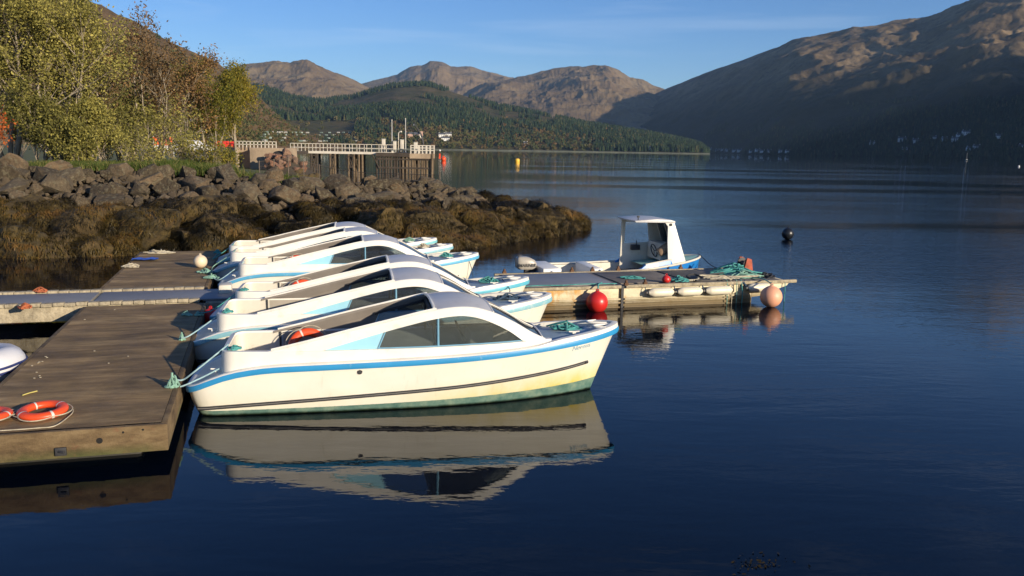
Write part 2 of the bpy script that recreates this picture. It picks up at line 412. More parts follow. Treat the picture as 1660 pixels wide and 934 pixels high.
# ---- conifers: one mass on the forested hill and along the shores
def conifer_mass(name, label, pts, hs, mat):
    n = len(pts); pts = np.asarray(pts); hs = np.asarray(hs)
    k = 6; tiers = [(0.0, 0.5, 0.24), (0.28, 0.78, 0.18), (0.55, 1.0, 0.11)]
    Vs = []; Fs = []; off = 0; At = []
    rnd_ = rng.random(n)
    for (a, b_, w) in tiers:
        ang = np.arange(k) * 2 * np.pi / k
        th = ang[None, :] + rng.random((n, 1)) * 6.28
        rr = w * hs[:, None] * (0.75 + 0.5 * rng.random((n, k)))
        ring = np.stack([pts[:, None, 0] + rr * np.cos(th), pts[:, None, 1] + rr * np.sin(th), pts[:, None, 2] + hs[:, None] * (a + 0.05 + 0.05 * rng.random((n, k)))], -1)
        apex = pts + np.stack([0.03 * hs * (rng.random(n) - .5), 0.03 * hs * (rng.random(n) - .5), hs * b_], -1)
        V = np.concatenate([ring, apex[:, None, :]], 1)  # n,k+1,3
        base = off + np.arange(n)[:, None] * (k + 1)
        for j in range(k):
            Fs.append(np.concatenate([base + j, base + (j + 1) % k, base + k], 1))
        Vs.append(V.reshape(-1, 3)); At.append(np.repeat(rnd_, k + 1)); off += n * (k + 1)
    V = np.concatenate(Vs); Fc = np.concatenate(Fs)
    o = np_mesh(name, V, Fc, np.full(len(Fc), 3), [mat], {'tint': np.concatenate(At)})
    return stuff(o, label, 'forest')
def leafy_material(name, stops, trans=0.0, attr='tint'):
    t = NT(name); col = t.ramp(t.attr(attr), stops); t.color(col); t.rough(0.75); t.set(Specular_IOR_Level=0.15)
    if trans:
        tr = t.n.new('ShaderNodeBsdfTranslucent'); t.l.new(col, tr.inputs['Color'])
        mx_ = t.n.new('ShaderNodeMixShader'); mx_.inputs[0].default_value = trans
        t.l.new(t.b.outputs[0], mx_.inputs[1]); t.l.new(tr.outputs[0], mx_.inputs[2]); t.l.new(mx_.outputs[0], t.out.inputs[0])
    return t.m
M_con = leafy_material('conifer_needles', [(0.0, (0.013, 0.025, 0.012)), (0.5, (0.024, 0.042, 0.018)), (0.85, (0.04, 0.06, 0.024)), (1.0, (0.09, 0.08, 0.03))])
pts = []; hs = []
tries = 0
while len(pts) < 17000 and tries < 90000:
    tries += 1
    u = random.uniform(330, 1150); D = random.uniform(1450, 2900) ** 1.0
    p0 = pt(u, 300, D); 
    g = drop(p0.x, p0.y, 'forested_hill')
    if g is None or g.z < 2: continue
    q = proj(g)
    clear = 0
    nn = float(fbm(g.x / 160., g.y / 160., 4)) 
    if nn > 0.09 and q[0] < 900: continue
    if 440 < q[0] < 575 and 196 < q[1] < 228: continue
    if 640 < q[0] < 760 and 148 < q[1] < 170 and nn > -0.06: continue
    if q[0] < 960 and q[1] > 222 and random.random() < 0.85: continue
    pts.append(tuple(g)); hs.append(random.uniform(9, 17) * (1.0 if q[0] < 900 else 0.95))
conifer_mass('conifer_forest', 'dark green conifer forest covering the middle hill beyond the loch', pts, hs, M_con)
pts = []; hs = []; tries = 0
while len(pts) < 7000 and tries < 60000:
    tries += 1
    u = random.uniform(1140, 1900); v_ = random.uniform(160, 262)
    g = cast(u, v_, 'moorland_ridge')
    if g is None: continue
    nn = float(fbm(g.x / 200., g.y / 200., 4))
    lim = 200 if u < 1300 else 170
    if g.z > 130 + 120 * nn + (60 if u > 1450 else 0): continue
    if nn > 0.04: continue
    pts.append(tuple(g)); hs.append(random.uniform(6, 11))
conifer_mass('shore_woodland', 'dark shaded wood along the foot of the right hill', pts, hs, M_con)

def blob_mass(name, label, pts, hs, mat, per=34):
    """broadleaf crowns far off: each a loose cluster of leaf-clump faces"""
    n = len(pts); pts = np.asarray(pts); hs = np.asarray(hs)
    d = rng.normal(size=(n, per, 3)); d /= np.linalg.norm(d, axis=2, keepdims=True)
    rad = rng.random((n, per, 1)) ** 0.33
    c = pts[:, None, :] + np.array([0, 0, 0.52]) * hs[:, None, None] + d * rad * hs[:, None, None] * np.array([0.42, 0.42, 0.48])
    a = rng.normal(size=(n, per, 3)); a /= np.linalg.norm(a, axis=2, keepdims=True)
    b_ = np.cross(a, rng.normal(size=(n, per, 3))); b_ /= np.linalg.norm(b_, axis=2, keepdims=True)
    s_ = hs[:, None, None] * 0.13
    V = np.stack([c - a * s_ - b_ * s_ * .7, c + a * s_ - b_ * s_, c + a * s_ * .8 + b_ * s_, c - a * s_ * .9 + b_ * s_ * .8], 2).reshape(-1, 3)
    tint = np.clip(np.repeat(rng.random(n), per * 4) + np.repeat(rng.normal(0, .07, n * per), 4), 0, 1)
    o = np_mesh(name, V, np.arange(len(V)), np.full(len(V) // 4, 4), [mat], {'tint': tint})
    return stuff(o, label, 'woodland')
M_bl = leafy_material('autumn_woodland_leaves', [(0.0, (0.05, 0.065, 0.02)), (0.4, (0.09, 0.09, 0.03)), (0.75, (0.12, 0.09, 0.035)), (1.0, (0.15, 0.085, 0.035))])
pts = []; hs = []; tries = 0
while len(pts) < 1700 and tries < 40000:
    tries += 1
    u = random.uniform(330, 1010); v_ = random.uniform(195, 245)
    g = cast(u, v_, 'forested_hill')
    if g is None or g.z < 1.5: continue
    q = proj(g)
    if 440 < q[0] < 575 and 190 < q[1] < 222 and random.random() < 0.9: continue
    if q[1] < 215 and random.random() < .6: continue
    if 425 < q[0] < 580 and 213 < q[1] < 238 and random.random() < .75: continue
    pts.append(tuple(g)); hs.append(random.uniform(6, 11))
blob_mass('broadleaf_woodland', 'autumn coloured broadleaf trees along the far shore below the conifers', pts, hs, M_bl)
pts = []; hs = []; tries = 0
while len(pts) < 3600 and tries < 40000:
    tries += 1
    u = random.uniform(100, 560); v_ = random.uniform(60, 240)
    g = cast(u, v_, 'hillside')
    if g is None or g.z < 1.5: continue
    nn = float(fbm(g.x / 130., g.y / 130., 4))
    if g.z > 60 + 150 * nn and nn > -0.12: continue
    pts.append(tuple(g)); hs.append(random.uniform(3, 6.5))
blob_mass('hillside_woodland', 'scrubby green and rust trees dotted over the left hillside', pts, hs, M_bl)
# pale shingle and grass strip along the far shore
b = MB(); mt = simple('shingle_shore', (0.15, 0.15, 0.08), 0.95, 0.4, 0.05)
L1 = []; L2 = []; L3 = []
for u in np.linspace(560, 1150, 60):
    d = interp(u, [560, 1050, 1150], [1440, 1680, 1700])
    p = pt(u, 260, d); q = pt(u, 260, d + 130); m_ = pt(u, 260, d + 14)
    L1.append((p.x, p.y, -0.3)); L2.append((m_.x, m_.y, 1.3 + 0.5 * random.random())); L3.append((q.x, q.y, 2.2))
b.grid([L1, L2, L3]); structure(b.build('far_shore', mt, smooth=0))

# ---- houses and caravans across the loch
M_wht = simple('white_render_wall', (0.75, 0.74, 0.70), 0.8, 0.08, 0.4)
M_slate = simple('slate_roof', (0.075, 0.08, 0.09), 0.7, 0.25, 0.6)
M_gls = NT('window_glass_dark'); M_gls.color((0.02, 0.025, 0.03)); M_gls.rough(0.08); M_gls = M_gls.m
M_stone = simple('pink_sandstone_wall', (0.42, 0.27, 0.2), 0.85, 0.15, 0.5)
M_cwht = simple('caravan_off_white', (0.45, 0.44, 0.40), 0.5, 0.15, 0.3)
M_cgreen = simple('caravan_pale_green', (0.20, 0.26, 0.22), 0.5, 0.15, 0.3)
def house(name, loc, rz, L, Wd, H, label, wall, roof, group, cat='house', wings=False):
    r_ = empty(name, loc, rz, label, cat, group)
    w = MB(); w.box((0, 0, H / 2 - 1), (L, Wd, H + 2))
    w.prism([(-Wd / 2, H), (Wd / 2, H), (0, H + Wd * .42)], -L / 2, L / 2, axis='x')
    if wings:
        w.box((-L * .3, -Wd * .7, H / 2 - 1 + .4), (L * .22, Wd * .6, H + 2.8)); w.box((L * .38, 0, H * .75), (L * .2, Wd * 1.15, H * 1.9))
    w.build('wall', wall, r_, smooth=0)
    q = MB()
    for s_ in (-1, 1):
        a = math.atan2(Wd * .42, Wd / 2); ln = math.hypot(Wd * .42, Wd / 2) + .5
        q.box((0, s_ * (Wd / 4 + .1), H + Wd * .21 + .12), (L + .6, ln, .2), Matrix.Rotation(-s_ * a, 3, 'X'))
    rf = q.build('roof', roof, r_, smooth=0)
    for s_ in (-1, 1):
        c = MB(); c.box((s_ * L * .42, 0, H + Wd * .42 + .5), (.9, .9, 1.9)); c.build('chimney', wall, rf, smooth=0)
    for x in np.linspace(-L * .35, L * .35, max(2, int(L / 3.5))):
        for z in ([H * .35, H * .78] if H > 4 else [H * .5]):
            g = MB()
            g.box((x, -Wd / 2 - .02, z), (1.1, .08, 1.2)); g.build('window', M_gls, r_, smooth=0)
    return r_
def face_cam(p): return math.atan2(p.x, p.y) * -1.0
right_h = [(1150, 244, 10, 5), (1163, 245, 9, 4), (1171, 244, 8, 3), (1180, 245, 12, 4), (1190, 246, 9, 4), (1199, 246, 10, 4), (1218, 247, 9, 3), (1228, 246, 10, 5), (1236, 247, 9, 4), (1247, 247, 8, 4), (1266, 247, 9, 4), (1277, 247, 9, 3), (1052, 243, 11, 6), (1112, 244, 9, 4),
           (1414, 234, 8, 4), (1462, 229, 12, 6), (1484, 231, 9, 5), (1513, 226, 8, 4), (1531, 228, 8, 4), (1548, 229, 10, 5), (1556, 224, 10, 6), (1566, 218, 11, 5), (1619, 224, 9, 4), (1466, 244, 8, 3), (1572, 243, 9, 3), (1583, 241, 9, 4), (1657, 240, 8, 4)]
labs = {1052: 'white two storey house alone at the water edge under the dark conifers', 1112: 'small white cottage between the lone lochside house and the village', 1150: 'white house at the left end of the shaded lochside village',
        1414: 'small pale cottage alone in the shaded wood left of the hillside houses', 1462: 'large white house on the right shore with a smaller one beside it', 1566: 'topmost white house of the cluster on the right hillside', 1619: 'low pale house standing alone near the right end of the shore', 1657: 'white house cut by the right edge of the photo'}
for (u, v_, L, H) in right_h:
    nm = 'moorland_ridge' if u > 1120 else 'forested_hill'
    g = cast(u, v_, nm)
    if g is None:
        g = at(u, 251, 0); g = pt(u, 300, 1760); g.z = 2
    if g.z < 1: g.z = 1.5
    lab = labs.get(u, ('white house with dark roof in the row of the shaded lochside village' if u < 1300 else 'white gabled house among trees on the lower right hillside'))
    house('white_house', g, face_cam(g) + random.uniform(-.5, .5), L * 1.25, 6.5, H * .95, lab, M_wht, M_slate, 'houses of the lochside village' if 1150 < u < 1300 else ('white houses on the right hillside' if u > 1400 else None))
g = cast(671, 226, 'forested_hill')
house('hotel', g, face_cam(g) + .2, 34, 10, 9, 'large pink stone hotel with gables seen behind the pier crane', M_stone, M_slate, None, 'hotel', True)
for (u, v_, lb, L) in [(716, 224, 'white bungalow above the rust coloured trees, the left of the upper two', 12), (727, 223, 'white bungalow above the rust coloured trees, the right of the upper two', 12), (722, 230, 'longer white bungalow just below the two others beyond the pier end', 16), (852, 238, 'small white lodge with steep gable at the right end of the far woodland', 8)]:
    g = cast(u, v_, 'forested_hill')
    if g: house('bungalow', g + Vector((0, 0, 3.5)), face_cam(g), L, 7, 3.5, lb, M_wht, M_slate, 'bungalows beyond the pier')
for i in range(60):
    u = random.uniform(425, 580); v_ = 232 - (u - 425) * 0.01 - random.choice([0, 5, 10, 14])
    g = cast(u, v_, 'hillside') or cast(u, v_, 'forested_hill')
    if g is None: continue
    c = MB(); c.box((0, 0, 1.5), (6.5, 2.6, 2.0)); c.prism([(-1.4, 2.5), (1.4, 2.5), (0, 3.1)], -3.3, 3.3, axis='x')
    o = c.build('static_caravan', M_cgreen if i % 3 else M_cwht, smooth=0); o.scale = (.85, .85, .85); o.location = g + Vector((0, 0, 1.0)); o.rotation_euler = (0, 0, random.uniform(-.6, .6))
    tag(o, ('pale green static caravan' if i % 3 else 'white static caravan') + ' in the rows of the park beyond the pier walkway', 'caravan', 'static caravans on the far slope')
# ------------------------------------------------------------------ breakwater and land on the left
BASE = [(-500, 405), (-300, 405), (0, 411), (200, 409), (400, 408), (600, 405), (700, 400), (790, 391), (860, 381), (905, 374), (944, 367)]
CREST = [(-500, 232, 33), (-300, 262, 33), (0, 276, 33), (200, 282, 34.5), (400, 291, 35), (600, 297, 37), (700, 300, 40), (760, 316, 39.5), (830, 334, 38.5), (900, 355, 38), (944, 364.5, 37.6)]
base = [at(x, y, 0) for x, y in BASE]; crest = [pt(x, y, Y) for x, y, Y in CREST]
NB = 140
def resamp(P, n):
    P = np.array([tuple(p) for p in P]); d = np.linspace(0, len(P) - 1, n); k = np.arange(len(P))
    return np.stack([np.interp(d, k, P[:, i]) for i in range(3)], 1)
rb, rc = resamp(base, NB), resamp(crest, NB)
slope_d = (rb - rc); slope_d[:, 2] = 0
inw = -slope_d / np.linalg.norm(slope_d, axis=1)[:, None]
rows = []
def slope_point(u, t):
    """u 0..1 along, t 0 waterline .. 1 crest"""
    i = u * (NB - 1); k = int(min(i, NB - 2)); f = i - k
    a = rb[k] * (1 - f) + rb[k + 1] * f; c = rc[k] * (1 - f) + rc[k + 1] * f
    p = a + (c - a) * t
    p[2] = c[2] * (t ** 0.85 if t > 0 else t * 1.4)
    return Vector(p)
for t in [-0.35, -0.12, 0.0, 0.15, 0.3, 0.45, 0.6, 0.75, 0.9, 1.0]:
    row = []
    for i in range(NB):
        p = slope_point(i / (NB - 1), t)
        n = float(fbm(p.x * 0.9, p.y * 0.9, 4)) * 0.8
        row.append((p.x, p.y, p.z - 0.32 + (n if t > 0 else n * .5)))
    rows.append(row)
for back, dz in [(2.5, -0.15), (4.5, -0.9), (7.0, -3.0)]:
    row = []
    for i in range(NB):
        k = min(1.0, rc[i][2] / 1.8)
        p = rc[i] + inw[i] * back * (0.35 + 0.65 * k); land = smoothstep(470, 380, proj(rc[i])[0])
        z = rc[i][2] + dz * (1 - float(land)) + float(land) * 0.05
        n = float(fbm(p[0] * 0.9, p[1] * 0.9, 3)) * 0.3
        row.append((p[0], p[1], z - 0.3 + n))
    rows.append(row)
M_core = simple('wet_weedy_rubble', (0.045, 0.034, 0.018), 0.9, 0.5, 1.5, bump=0.08, bscale=5)
b = MB(); b.grid(rows)
structure(b.build('breakwater', M_core, smooth=60))

def land_material():
    t = NT('grass_bank'); v = t.tc('Object')
    c = t.ramp(t.noise(v, 0.6, 6, 0.65), [(0.3, (0.05, 0.065, 0.018)), (0.5, (0.08, 0.095, 0.025)), (0.7, (0.15, 0.13, 0.05))])
    t.color(c); t.rough(0.95); t.bump(t.noise(v, 6, 6, 0.7), 0.08); return t.m
b = MB()
edge = [pt(-500, 232, 34.5), pt(-300, 246, 34.5), pt(0, 262, 34.5), pt(200, 270, 36), pt(330, 277, 38), pt(400, 283, 38), pt(462, 287, 40), pt(470, 284, 48), pt(440, 278, 60), pt(428, 272, 80), pt(440, 266, 100), pt(430, 250, 160), pt(400, 240, 330), pt(-600, 190, 330), pt(-900, 190, 120)]
for p in edge: p.z = 2.3
for p in edge[:4]: p.z = 2.4
edge[4].z = 2.2; edge[5].z = 1.95
for k in (6, 7, 8, 9, 10, 11): edge[k].z = [2.1, 1.6, 1.2, .9, .8, .8][k - 6]
top = [tuple(p) for p in edge]; n = len(top)
b.add([(x * 1.0, y, z) for x, y, z in top] + [(x + (1.2 if 4 < i < 12 else 0), y, -1.5) for i, (x, y, z) in enumerate(top)],
      [tuple(range(n))] + [(i, (i + 1) % n, (i + 1) % n + n, i + n) for i in range(n)])
structure(b.build('land', land_material(), smooth=0))

# ---- boulders
def rock_mesh(name, seed, mat, ang=True, n=16, sq=(1, 1, 1)):
    r_ = random.Random(seed); bm = bmesh.new()
    for _ in range(n):
        v = Vector((r_.gauss(0, 1), r_.gauss(0, 1), r_.gauss(0, 1))).normalized() * r_.uniform(0.82, 1.05)
        if ang: v = Vector([max(-.72, min(.72, c)) * 1.2 for c in v])
        bm.verts.new((v.x * sq[0], v.y * sq[1], v.z * sq[2]))
    bmesh.ops.convex_hull(bm, input=bm.verts); 
    bmesh.ops.delete(bm, geom=[v for v in bm.verts if not v.link_faces], context='VERTS')
    bmesh.ops.bevel(bm, geom=list(bm.edges), offset=0.035 if ang else 0.16, segments=2, profile=0.5, affect='EDGES', clamp_overlap=True)
    bmesh.ops.triangulate(bm, faces=[f for f in bm.faces if len(f.verts) > 4])
    bmesh.ops.subdivide_edges(bm, edges=[e for e in bm.edges if e.calc_length() > 0.3], cuts=2, use_grid_fill=True)
    for v in bm.verts:
        p = v.co; d = float(fbm(p.x * 2.2 + seed * 3.1, p.y * 2.2 + p.z * 1.7, 4)) * (0.13 if ang else 0.25) + float(fbm(p.x * 7 + seed, p.y * 7 + p.z * 5, 3)) * .05
        v.co = p + p.normalized() * d
    me = bpy.data.meshes.new(name); bm.to_mesh(me); bm.free(); me.materials.append(mat)
    me.shade_smooth(); me.set_sharp_from_angle(angle=R(22)); return me
def rock_mat(name, a, b_, c_, lich=(0.20, 0.175, 0.11), lamt=0.6):
    t = NT(name); v = t.tc('Object'); 
    vv = t.n.new('ShaderNodeVectorMath'); vv.operation = 'ADD'; t.l.new(v, vv.inputs[0])
    cmb = t.n.new('ShaderNodeCombineXYZ'); r_ = t.rnd(); t.l.new(t.math('MULTIPLY', r_, 40), cmb.inputs[0]); t.l.new(cmb.outputs[0], vv.inputs[1])
    v = vv.outputs[0]
    col = t.ramp(r_, [(0.0, a), (0.5, b_), (1.0, c_)])
    col = t.mix(0.75, col, t.ramp(t.noise(v, 3.0, 8, 0.7), [(0.3, 0.3), (0.7, 1.6)]), 'MULTIPLY')
    col = t.mix(t.ramp(t.noise(v, 4.5, 5, 0.6), [(0.52, 0.0), (0.6, lamt)]), col, lich)
    col = t.mix(t.ramp(t.noise(v, 1.6, 5, 0.6), [(0.6, 0.0), (0.7, 0.5)]), col, (0.13, 0.075, 0.03))
    t.color(col); t.rough(0.9); t.bump(t.noise(v, 4.0, 12, 0.72), 0.20); return t.m
M_rock = rock_mat('grey_brown_boulder', (0.07, 0.05, 0.028), (0.12, 0.09, 0.054), (0.18, 0.12, 0.065))
M_rockw = rock_mat('weed_stained_boulder', (0.05, 0.036, 0.012), (0.075, 0.048, 0.014), (0.085, 0.055, 0.018), (0.12, 0.08, 0.02), 0.7)
M_rockr = rock_mat('rust_red_boulder', (0.22, 0.10, 0.055), (0.30, 0.15, 0.09), (0.2, 0.14, 0.1), (0.33, 0.2, 0.13))
rocks_a = [rock_mesh('boulder', 100 + i, M_rock, True, 13, (1, .8, .72)) for i in range(11)]
rocks_w = [rock_mesh('weed_boulder', 200 + i, M_rockw, False, 18, (1, .85, .78)) for i in range(7)]
rocks_r = [rock_mesh('boulder', 300 + i, M_rockr, True, 13, (1, .85, .75)) for i in range(5)]
def boulder(me, p, s, name, label, group):
    o = bpy.data.objects.new(name, me); COL.objects.link(o); o.location = p
    o.rotation_euler = (random.uniform(-.5, .5), random.uniform(-.5, .5), random.uniform(0, 6.28))
    o.scale = (s * random.uniform(.85, 1.25), s * random.uniform(.85, 1.15), s * random.uniform(.8, 1.1))
    tag(o, label, 'boulder', group); return o
grp = 'boulders of the breakwater'
weedy = []
for row_i, (t, s, kind) in enumerate([(-0.03, 1.0, 'w'), (0.14, 1.1, 'w'), (0.32, 1.05, 'w'), (0.50, .62, 'm'), (0.68, .58, 'a'), (0.85, .58, 'a'), (1.0, .54, 'a')]):
    for k, u in enumerate(np.linspace(0.19, 0.985, 28 if kind == 'w' else 45)):
        if random.random() < (0.06 if kind != 'a' else 0.02): continue
        uu = min(0.995, max(0.0, u + random.uniform(-.006, .006) + ((0.0147 if kind == 'w' else .009) if row_i % 2 else 0)))
        tt = t + random.uniform(-.06, .06)
        p = slope_point(uu, max(-0.2, min(1.06, tt)))
        size = s * random.choice([0.45, 0.6, 0.75, 0.9, 1.0, 1.2]) 
        edge_k = 1.0 - 0.35 * float(smoothstep(0.86, 1.0, uu))
        size *= edge_k
        px = proj(p)[0]
        if kind == 'a' and px > 640: size *= 0.85
        grey = kind == 'a' or (kind == 'm' and random.random() < 0.55)
        if grey and px > 780 and random.random() < 0.5: grey = False
        if kind == 'w' and row_i == 2 and random.random() < 0.06: grey = True; size *= .5
        p.z += size * (0.02 if not grey else 0.10)
        if grey:
            boulder(random.choice(rocks_a), p, size, 'boulder', 'grey brown angular boulder in the upper courses of the breakwater', 'upper ' + grp)
        else:
            o = boulder(random.choice(rocks_w), p, size * 1.08, 'boulder', 'rounded boulder coated in brown seaweed on the lower breakwater', 'weed covered ' + grp)
            weedy.append(o)
bpy.context.view_layer.update()
# small stones wedged between the boulders
Vs = []; Fs = []; Cn = []; off = 0
for k in range(2200):
    u_ = random.uniform(.19, .985); t_ = random.uniform(.42, 1.08); p = slope_point(u_, min(1.04, t_)); sz = random.uniform(.09, .26)
    me = random.choice(rocks_a); nv = len(me.vertices)
    co = np.empty(nv * 3); me.vertices.foreach_get('co', co); co = co.reshape(-1, 3)
    Rm_ = np.array(Matrix.Rotation(random.uniform(0, 6.28), 3, Vector((random.gauss(0, 1), random.gauss(0, 1), random.gauss(0, 1))).normalized()))
    Vs.append(co @ Rm_.T * sz + np.array([p.x + random.uniform(-.3, .3), p.y + random.uniform(-.3, .3), p.z - .12 + random.uniform(-.1, .12)]))
    for f in me.polygons: Fs += [v + off for v in f.vertices]; Cn.append(len(f.vertices))
    off += nv
M_small = simple('small_stones', (0.075, 0.055, 0.033), .95, .6, 1.3, bump=.03, bscale=12)
stuff(np_mesh('stones', np.concatenate(Vs), Fs, Cn, [M_small]), 'small brown stones wedged between the breakwater boulders', 'stones')
# ---- seaweed hanging over the lower boulders (nobody could count it)
def weed_strips(sources, per, mat, name, label, L=(0.10, 0.30), wdt=(0.004, 0.012)):
    Vs = []; tint = []
    for o in sources:
        me = o.data; nv = len(me.polygons)
        cen = np.empty(nv * 3); me.polygons.foreach_get('center', cen); cen = cen.reshape(-1, 3)
        nor = np.empty(nv * 3); me.polygons.foreach_get('normal', nor); nor = nor.reshape(-1, 3)
        ar = np.empty(nv); me.polygons.foreach_get('area', ar)
        idx = rng.choice(nv, per, p=ar / ar.sum())
        M = np.array(o.matrix_world); c = cen[idx] @ M[:3, :3].T + M[:3, 3]
        nn = nor[idx] @ np.linalg.inv(M[:3, :3]); nn /= np.linalg.norm(nn, axis=1, keepdims=True)
        keep = (c[:, 2] < 1.65 + .5 * fbm(c[:, 0] * .7, c[:, 1] * .7, 3)) & (nn[:, 2] > -0.25) & (c[:, 2] > -0.05) & ((nn[:, 1] < 0.55))
        c = c[keep]; nn = nn[keep]; n = len(c)
        if n == 0: continue
        c = c + rng.normal(0, .06, (n, 3)) * [1, 1, .3] + nn * 0.02
        down = np.array([0, 0, -1.0]); tg = down - nn * (nn @ down)[:, None]
        tg /= np.linalg.norm(tg, axis=1, keepdims=True) + 1e-6
        tg = tg + rng.normal(0, .35, (n, 3)); tg /= np.linalg.norm(tg, axis=1, keepdims=True)
        sd = np.cross(tg, nn); sd /= np.linalg.norm(sd, axis=1, keepdims=True) + 1e-6
        ln = rng.uniform(*L, n)[:, None]; w = rng.uniform(*wdt, n)[:, None]
        p1 = c + nn * rng.uniform(.01, .05, (n, 1)) ; p2 = p1 + tg * ln * .5 + nn * 0.03 + sd * rng.normal(0, .03, (n, 1)); p3 = p2 + (tg * .5 + down * .25) * ln * .5 - nn * .015
        Q1 = np.stack([p1 - sd * w, p1 + sd * w, p2 + sd * w, p2 - sd * w], 1); Q2 = np.stack([p2 - sd * w, p2 + sd * w, p3 + sd * w * .5, p3 - sd * w * .5], 1)
        Q = np.concatenate([Q1, Q2]).reshape(-1, 3)
        base_t = np.clip(.40 + 2.2 * fbm(c[:, 0] * .8, c[:, 2] * 1.6 + c[:, 1] * .5, 4) + .25 * (rng.random() - .5) + rng.normal(0, .12, n), 0, 1)
        Vs.append(Q); tint.append(np.tile(np.repeat(base_t, 4), 2))
    V = np.concatenate(Vs)
    o = np_mesh(name, V, np.arange(len(V)), np.full(len(V) // 4, 4), [mat], {'tint': np.concatenate(tint)})
    return stuff(o, label, 'seaweed')
M_weed = leafy_material('bladder_wrack', [(0.0, (0.016, 0.013, 0.006)), (0.4, (0.042, 0.030, 0.010)), (0.62, (0.070, 0.050, 0.014)), (0.85, (0.115, 0.076, 0.02)), (1.0, (0.155, 0.085, 0.025))], 0.15)
M_weed.node_tree.nodes['Principled BSDF'].inputs['Roughness'].default_value = 0.45
CORE = bpy.data.objects['breakwater']
weed_strips(weedy + [CORE] * 70, 4600, M_weed, 'seaweed', 'brown and ochre bladder wrack draped over the lower breakwater rocks')

# grass tufts along the crest and bank
def grass_mass(name, label, pts, hgt, mat, per=26, spread=.28):
    pts = np.asarray(pts); n = len(pts) * per
    c = np.repeat(pts, per, 0) + rng.normal(0, spread, (n, 3)) * [1, 1, 0]
    h = (np.repeat(np.asarray(hgt), per) * rng.uniform(.5, 1.15, n))[:, None]
    a = rng.uniform(0, 6.28, n); sd = np.stack([np.cos(a), np.sin(a), a * 0], 1) * 0.012
    ln = rng.normal(0, .28, (n, 3)) * [1, 1, 0]
    m_ = c + (ln * .4 + [0, 0, .6]) * h; t_ = c + (ln * 1.3 + [0, 0, 1]) * h
    V = np.concatenate([np.stack([c - sd, c + sd, m_ + sd, m_ - sd], 1), np.stack([m_ - sd, m_ + sd, t_ + sd * .2, t_ - sd * .2], 1)]).reshape(-1, 3)
    ti = np.clip(np.repeat(rng.random(len(pts)), per) * .8 + rng.normal(0, .12, n), 0, 1)
    o = np_mesh(name, V, np.arange(len(V)), np.full(len(V) // 4, 4), [mat], {'tint': np.tile(np.repeat(ti, 4), 2)})
    return stuff(o, label, 'grass')
M_grass = leafy_material('rough_grass', [(0.0, (0.05, 0.085, 0.018)), (0.4, (0.085, 0.12, 0.025)), (0.75, (0.19, 0.17, 0.055)), (1.0, (0.30, 0.24, 0.10))], 0.3)
pts = []; hh = []
for _ in range(3600):
    px = random.uniform(-60, 560)
    Yo = random.uniform(0.9, 9)
    c = pt(px, interp(px, [x for x, y, z in CREST], [y for x, y, z in CREST]), interp(px, [x for x, y, z in CREST], [z for x, y, z in CREST]))
    c.y += Yo; c.x += random.uniform(-.3, .3); 
    if px > 470 and Yo > 2.4: continue
    qx = proj(c)[0]
    if qx > 345 and Yo > 3.2 - (qx - 345) * .012: continue
    nn = float(fbm(c.x * .35, c.y * .35, 3))
    if nn < -0.12 - (0.1 if 110 < px < 300 else 0): continue
    z = 2.22 if px > 230 else 2.35
    z = max(z, c.z - .3) if px < 345 else c.z - 0.2
    pts.append((c.x, c.y, z)); hh.append(random.uniform(.18, .5) * (0.7 if px < 200 else 1.0))
grass_mass('grass', 'green and straw coloured rough grass on top of the bank', pts, hh, M_grass)

